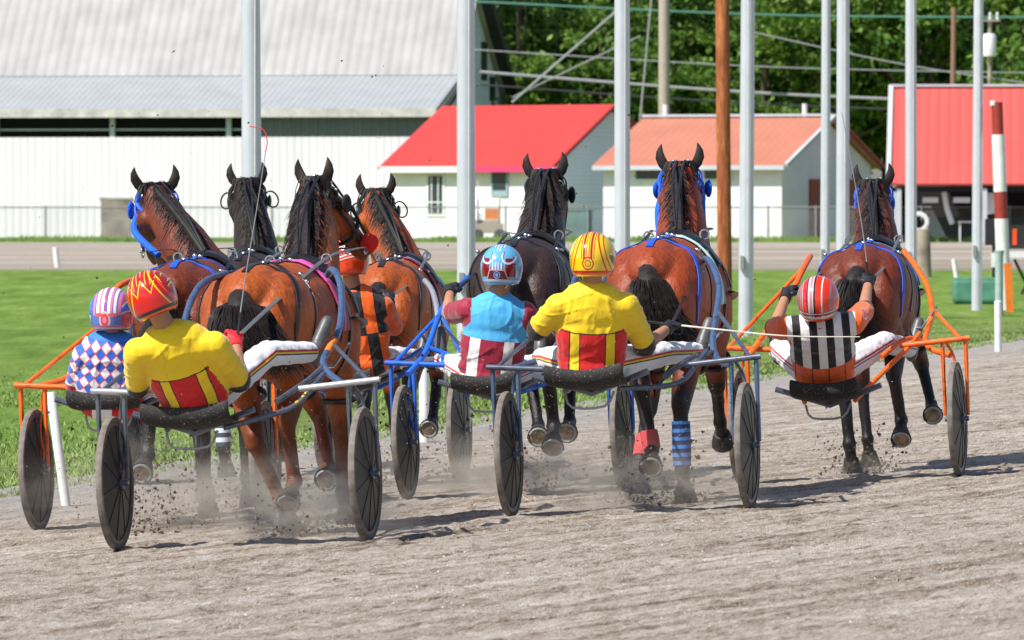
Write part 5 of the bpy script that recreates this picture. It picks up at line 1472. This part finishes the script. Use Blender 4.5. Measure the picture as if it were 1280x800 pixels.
# team 1 (diamond jacket, far left)
DA = 40.6
H1_ = horse('dark bay horse with blue bridle and harness, first head from the left', 226, DA + 1.0, 7, (196, 245), m_darkbay,
            [('HL', 'swing', -.06, .0), ('HR', 'stance', .02, 0), ('FL', 'back', .10, 0), ('FR', 'stance', .05, 0)], sc=1.0, strap=m_blue_s, strap2=m_blue_s, pad=None,
            tail=((-.05, -.12, .90), .10), blink='left', fleece=m_fleece, mane_side=1, turn=-14, mane_d=.6)
S1_ = sulky('orange race sulky on the far left, with white marker post beside its wheel', 191, DA, m_or, seat_off=-.20, seat_z=.77)
D1 = driver('person in a blue and white diamond patterned jacket with pink and blue helmet', DA,
            dict(hip=(137, 500, -.34), neck=(140, 428, -.46), head=(140, 395, -.46), shL=(106, 446, -.44), shR=(172, 446, -.44), elL=(95, 482, -.28), haL=(124, 492, .04), elR=(188, 478, -.26), haR=(180, 465, .05),
                 hipR=(156, 500, -.28), kneeR=(180, 485, .1), ankR=(205, 480, .45), toeR=(210, 445, .5), hipL=(120, 500, -.28), kneeL=(104, 475, .1), ankL=(102, 462, .45), toeL=(112, 434, .5)),
            m_j_d, m_t_r, H_P, cuff_at=1.05, collar=simple('blue_collar', (.03, .2, .7, 1), .6))
reins('black reins running to the first horse from the left', H1_, D1, m_lea)

# team 2 (yellow and red jacket, front left)
DA = 37.2
H2_ = horse('large bright bay horse with pink saddle pad and red pompom, nearest to the camera', 316, DA + 1.02, 13, (392, 238), m_bay,
            [('HL', 'reach', .20, 0), ('HR', 'lift', .05, -.04), ('FR', 'stance', .04, 0), ('FL', 'fold', .20, -.05)], sc=.97, strap=m_lea, strap2=m_lea, pad=pad_pink,
            point_k=.6, tail=((.14, -.24, .90), .17), blink='cup', fleece=m_fl_black, mane_side=-1, mane_d=1.5, turn=32, width=1.08, spread=1.25, tailn=330)
S2_ = sulky('black and silver race sulky nearest to the camera with dark disc wheels', 303, DA, m_slate, m_gun, m_steel, seat_off=-.22, seat_z=.73, seat_w=.23, forks=m_gun,
             shafts={1: [(428, 480, 0), (410, 466, .15), (404, 451, .25), (413, 433, .4), (424, 410, .55), (427, 375, .8), (424, 350, .95), (415, 337, 1.15), (410, 344, 1.25)]})
D2 = driver('person leaning back in a yellow and red jacket with red flame helmet and red gloves', DA,
            dict(hip=(243, 492, -.36), neck=(210, 415, -.60), head=(192, 376, -.62), shL=(172, 440, -.58), shR=(268, 432, -.58), elL=(172, 484, -.34), haL=(206, 486, -.05), elR=(300, 478, -.30), haR=(294, 424, .0),
                 hipR=(264, 496, -.28), kneeR=(334, 442, .02), ankR=(390, 440, .36), toeR=(404, 400, .42), hipL=(228, 502, -.28), kneeL=(215, 490, .08), ankL=(190, 480, .42), toeL=(182, 450, .5)),
            m_j_yr, m_t_ry, H_R, glove=m_gred, cuff_at=.95, helmtilt=(0, -16, 0), collar=simple('navy_collar', (.01, .02, .08, 1), .6))
reins('dark grey reins stretched from red gloves to the large bay horse', H2_, D2, simple('grey_rein', (.10, .11, .13, 1), .5), w=.030, sag=-.01)
whip_obj('driving whip with curled red lash held upright by the red gloved hand', [P(297, 418, DA), P(306, 352, DA + .1), P(322, 255, DA + .2), P(332, 190, DA + .25)], simple('grey_whip', (.22, .22, .22, 1), .5),
         tip=[P(332, 190, DA + .25), P(334, 176, DA + .25), P(329, 162, DA + .25), P(312, 158, DA + .25)])
MB().sphere(H2_['hp'](.44, .10, -.03), .055, 14).build('pompom', m_fl_red, H2_['root'])

navy = simple('navy_patch', (.01, .012, .09, 1), .6); wpatch = simple('white_patch', (.72, .66, .66, 1), .6); ppatch = simple('pink_patch', (.75, .16, .14, 1), .6)
decal('sleeve_patch', D5['root'], 'jacket', [(804, 394), (808, 396), (811, 416), (807, 418)], navy)
decal('sleeve_patch', D6['root'], 'jacket', [(1075, 386), (1079, 386), (1085, 397), (1081, 400)], wpatch)
decal('sleeve_patch', D6['root'], 'jacket', [(1076.5, 387.5), (1078.5, 387.5), (1083.5, 396.5), (1081.5, 398)], ppatch, .006)
decal('collar_mark', D2['root'], 'collar', [(204, 416), (214, 415), (214, 419), (205, 420)], simple('amber_print', (.80, .33, .01, 1), .5))
# worn orange lettering band on the shaft and yellow lettering on the strut of the front sulky (too blurred to read in the photograph)
yl = simple('yellow_print', (.85, .50, .01, 1), .5); ol = simple('orange_print', (.85, .22, .03, 1), .5)
MI2 = S2_.matrix_world.inverted(); sh_ = spl([MI2 @ P(v[0], v[1], 37.2 + v[2]) for v in [(428, 480, 0), (410, 466, .15), (404, 451, .25), (413, 433, .4), (424, 410, .55), (427, 375, .8), (424, 350, .95), (415, 337, 1.15), (410, 344, 1.25)]], 5)
MB().tube(sh_[13:18], .0200, 10).build('shaft_print', ol, S2_)
st_ = spl([(-.22 + .15, -.30, .60), (.30, -.10, .70), (.40, .0, .80), (.44, .14, .87)], 12)
for i_ in (14, 17, 19, 22, 24):
    MB().tube([Vector(st_[i_]) + Vector((0, -.014, .010)), Vector(st_[i_ + 1]) + Vector((0, -.014, .010))], .008, 6).build('strut_print', yl, S2_)

# ------------------------------------------------------------------ flying dirt and dust
def chunks(name, label, pts, sizes, m_):
    n = len(pts); base = np.array([(1, 0, -.6), (-.6, .9, -.5), (-.5, -.9, -.4), (0.1, .1, 1)], float)
    q = rng.normal(size=(n, 3, 3)); q, _ = np.linalg.qr(q)
    co = np.einsum('nij,kj->nki', q, base) * np.array(sizes)[:, None, None] * rng.uniform(.6, 1.2, (n, 4, 1)) + np.array(pts)[:, None, :]
    f = np.array([(0, 1, 2), (0, 3, 1), (1, 3, 2), (2, 3, 0)]); F_ = (f[None] + 4 * np.arange(n)[:, None, None]).reshape(-1, 3)
    me = bpy.data.meshes.new(name); me.from_pydata(co.reshape(-1, 3).tolist(), [], F_.tolist()); me.update()
    tag(link(name, me, m_), label, 'dirt', kind='stuff')
m_clod = simple('dark_clod', (.12, .082, .058, 1), .95, var=.4, scale=5)
m_speck = simple('pale_grit', (.62, .56, .50, 1), .9, var=.2)
src = []   # (px, py, D, spread x, height, back, count)
for px, py, D, sx, hh, bk, n in [(1070, 592, 44.6, .30, .16, .5, 420), (1100, 590, 44.9, .25, .10, .4, 150), (838, 622, 40.6, .34, .22, .5, 420), (785, 605, 41.2, .25, .2, .4, 260), (665, 590, 44.2, .30, .30, .6, 380),
                                (240, 640, 40.8, .55, .42, .8, 800), (180, 650, 39.6, .40, .30, .6, 450), (365, 655, 38.3, .32, .22, .5, 380), (410, 640, 39.2, .3, .2, .5, 220), (470, 600, 46.5, .35, .40, .6, 420), (320, 600, 45.5, .4, .35, .6, 380), (560, 600, 46, .3, .3, .6, 200)]:
    for _ in range(int(n * 1.2)):
        a = random.gauss(0, sx * .55); h_ = abs(random.gauss(0, 1)) ** 1.3 * hh * .7; y = -abs(random.gauss(0, bk * .6)) + .1
        b_ = G(px, D); src.append((b_.x + a * (.5 + h_ * 1.5), b_.y + y, b_.z + h_ + .005))
sz = [min(.015, abs(random.gauss(0, 1)) ** 1.7 * .0045 + .0024) for _ in src]
chunks('kicked_up_dirt', 'dark clods of dirt thrown up around the hooves and wheels', src, sz, m_clod)
p2 = []
for _ in range(900):
    D = random.uniform(36.4, 43); px = random.uniform(90, 960) if random.random() < .9 else random.uniform(0, 1280); py = min(640, abs(random.gauss(0, 1)) * -110 + 560)
    p2.append(tuple(P(px, py, D)))
chunks('flying_grit', 'pale specks of grit flying behind the horses', p2, [random.uniform(.0012, .0034) for _ in p2], m_speck)
p3 = []
for _ in range(260):
    D = random.uniform(36.5, 44); px = random.uniform(0, 950); py = random.uniform(60, 620); p3.append(tuple(P(px, py, D)))
chunks('flying_mud', 'scattered dark crumbs of mud flying in the air behind the field', p3, [min(.009, abs(random.gauss(0, 1)) ** 1.6 * .0035 + .0015) for _ in p3], m_clod)
# loose clods lying on the track
p4 = []
for _ in range(9000):
    u = random.uniform(UE + .4, -3); v = random.uniform(27, 62); w = uv2w(u, v, 0)
    if abs(w.x / w.y) < .078: p4.append((w.x, w.y, gz(w.x, w.y) + .002))
chunks('loose_clods', 'loose clods and stones lying on the raked dirt of the track', p4, [min(.010, abs(random.gauss(0, 1)) ** 2 * .004 + .0025) for _ in p4], simple('track_clod', (.34, .28, .22, 1), .95, var=.4, scale=4))
def dust(px, py, D, r, dens, label):
    b_ = P(px, py, D); m = bpy.data.materials.new('dust_haze'); m.use_nodes = True; nt = m.node_tree; X.nt = nt
    nt.nodes.remove(nt.nodes['Principled BSDF'])
    pv = nt.nodes.new('ShaderNodeVolumePrincipled'); pv.inputs['Color'].default_value = (.95, .84, .72, 1)
    c0 = coords(); ln = nt.nodes.new('ShaderNodeVectorMath'); ln.operation = 'LENGTH'; nt.links.new(c0, ln.inputs[0])
    fall = sstep(X(ln.outputs['Value']), 1.0, .15); n = sstep(noi(c0, 2.6, 4, .65), .42, .68)
    dd = fall * fall * n * dens; nt.links.new(dd.s, pv.inputs['Density']); nt.links.new(pv.outputs[0], nt.nodes['Material Output'].inputs['Volume'])
    o = MB().sphere((0, 0, 0), (1, 1, 1), 24).build('dust_cloud', m); o.location = b_; o.scale = r; tag(o, label, 'dust', kind='stuff')
dust(385, 640, 38.0, (.85, 1.0, .40), 5.0, 'pale dust puff at the hooves of the large bay horse')
dust(235, 625, 40.0, (1.2, 1.1, .46), 3.6, 'brown dust behind the front left sulkies')
dust(660, 600, 43.6, (1.0, 1.0, .42), 4.0, 'dust column under the almost black horse')
dust(805, 610, 40.2, (1.0, 1.0, .38), 4.0, 'dust at the red bandaged hooves')
dust(1075, 590, 44.2, (.45, .6, .2), 3.0, 'dust at the hooves of the far right horse')
dust(560, 610, 45.2, (1.3, 1.1, .42), 3.6, 'dust drifting behind the smaller bay horse')

p5 = []
for _ in range(34000):
    v = 26.5 + 34 * random.random() ** 1.3; u = random.uniform(UE + .2, -2.6); w = uv2w(u, v, 0)
    if abs(w.x / w.y) < .076: p5.append((w.x, w.y, gz(w.x, w.y) + .003))
chunks('track_grit', 'fine pale grit and pebbles covering the dirt track', p5, [min(.007, abs(random.gauss(0, 1)) * .0020 + .0022) for _ in p5], simple('pale_pebble', (.55, .51, .47, 1), .9, var=.45, scale=7))
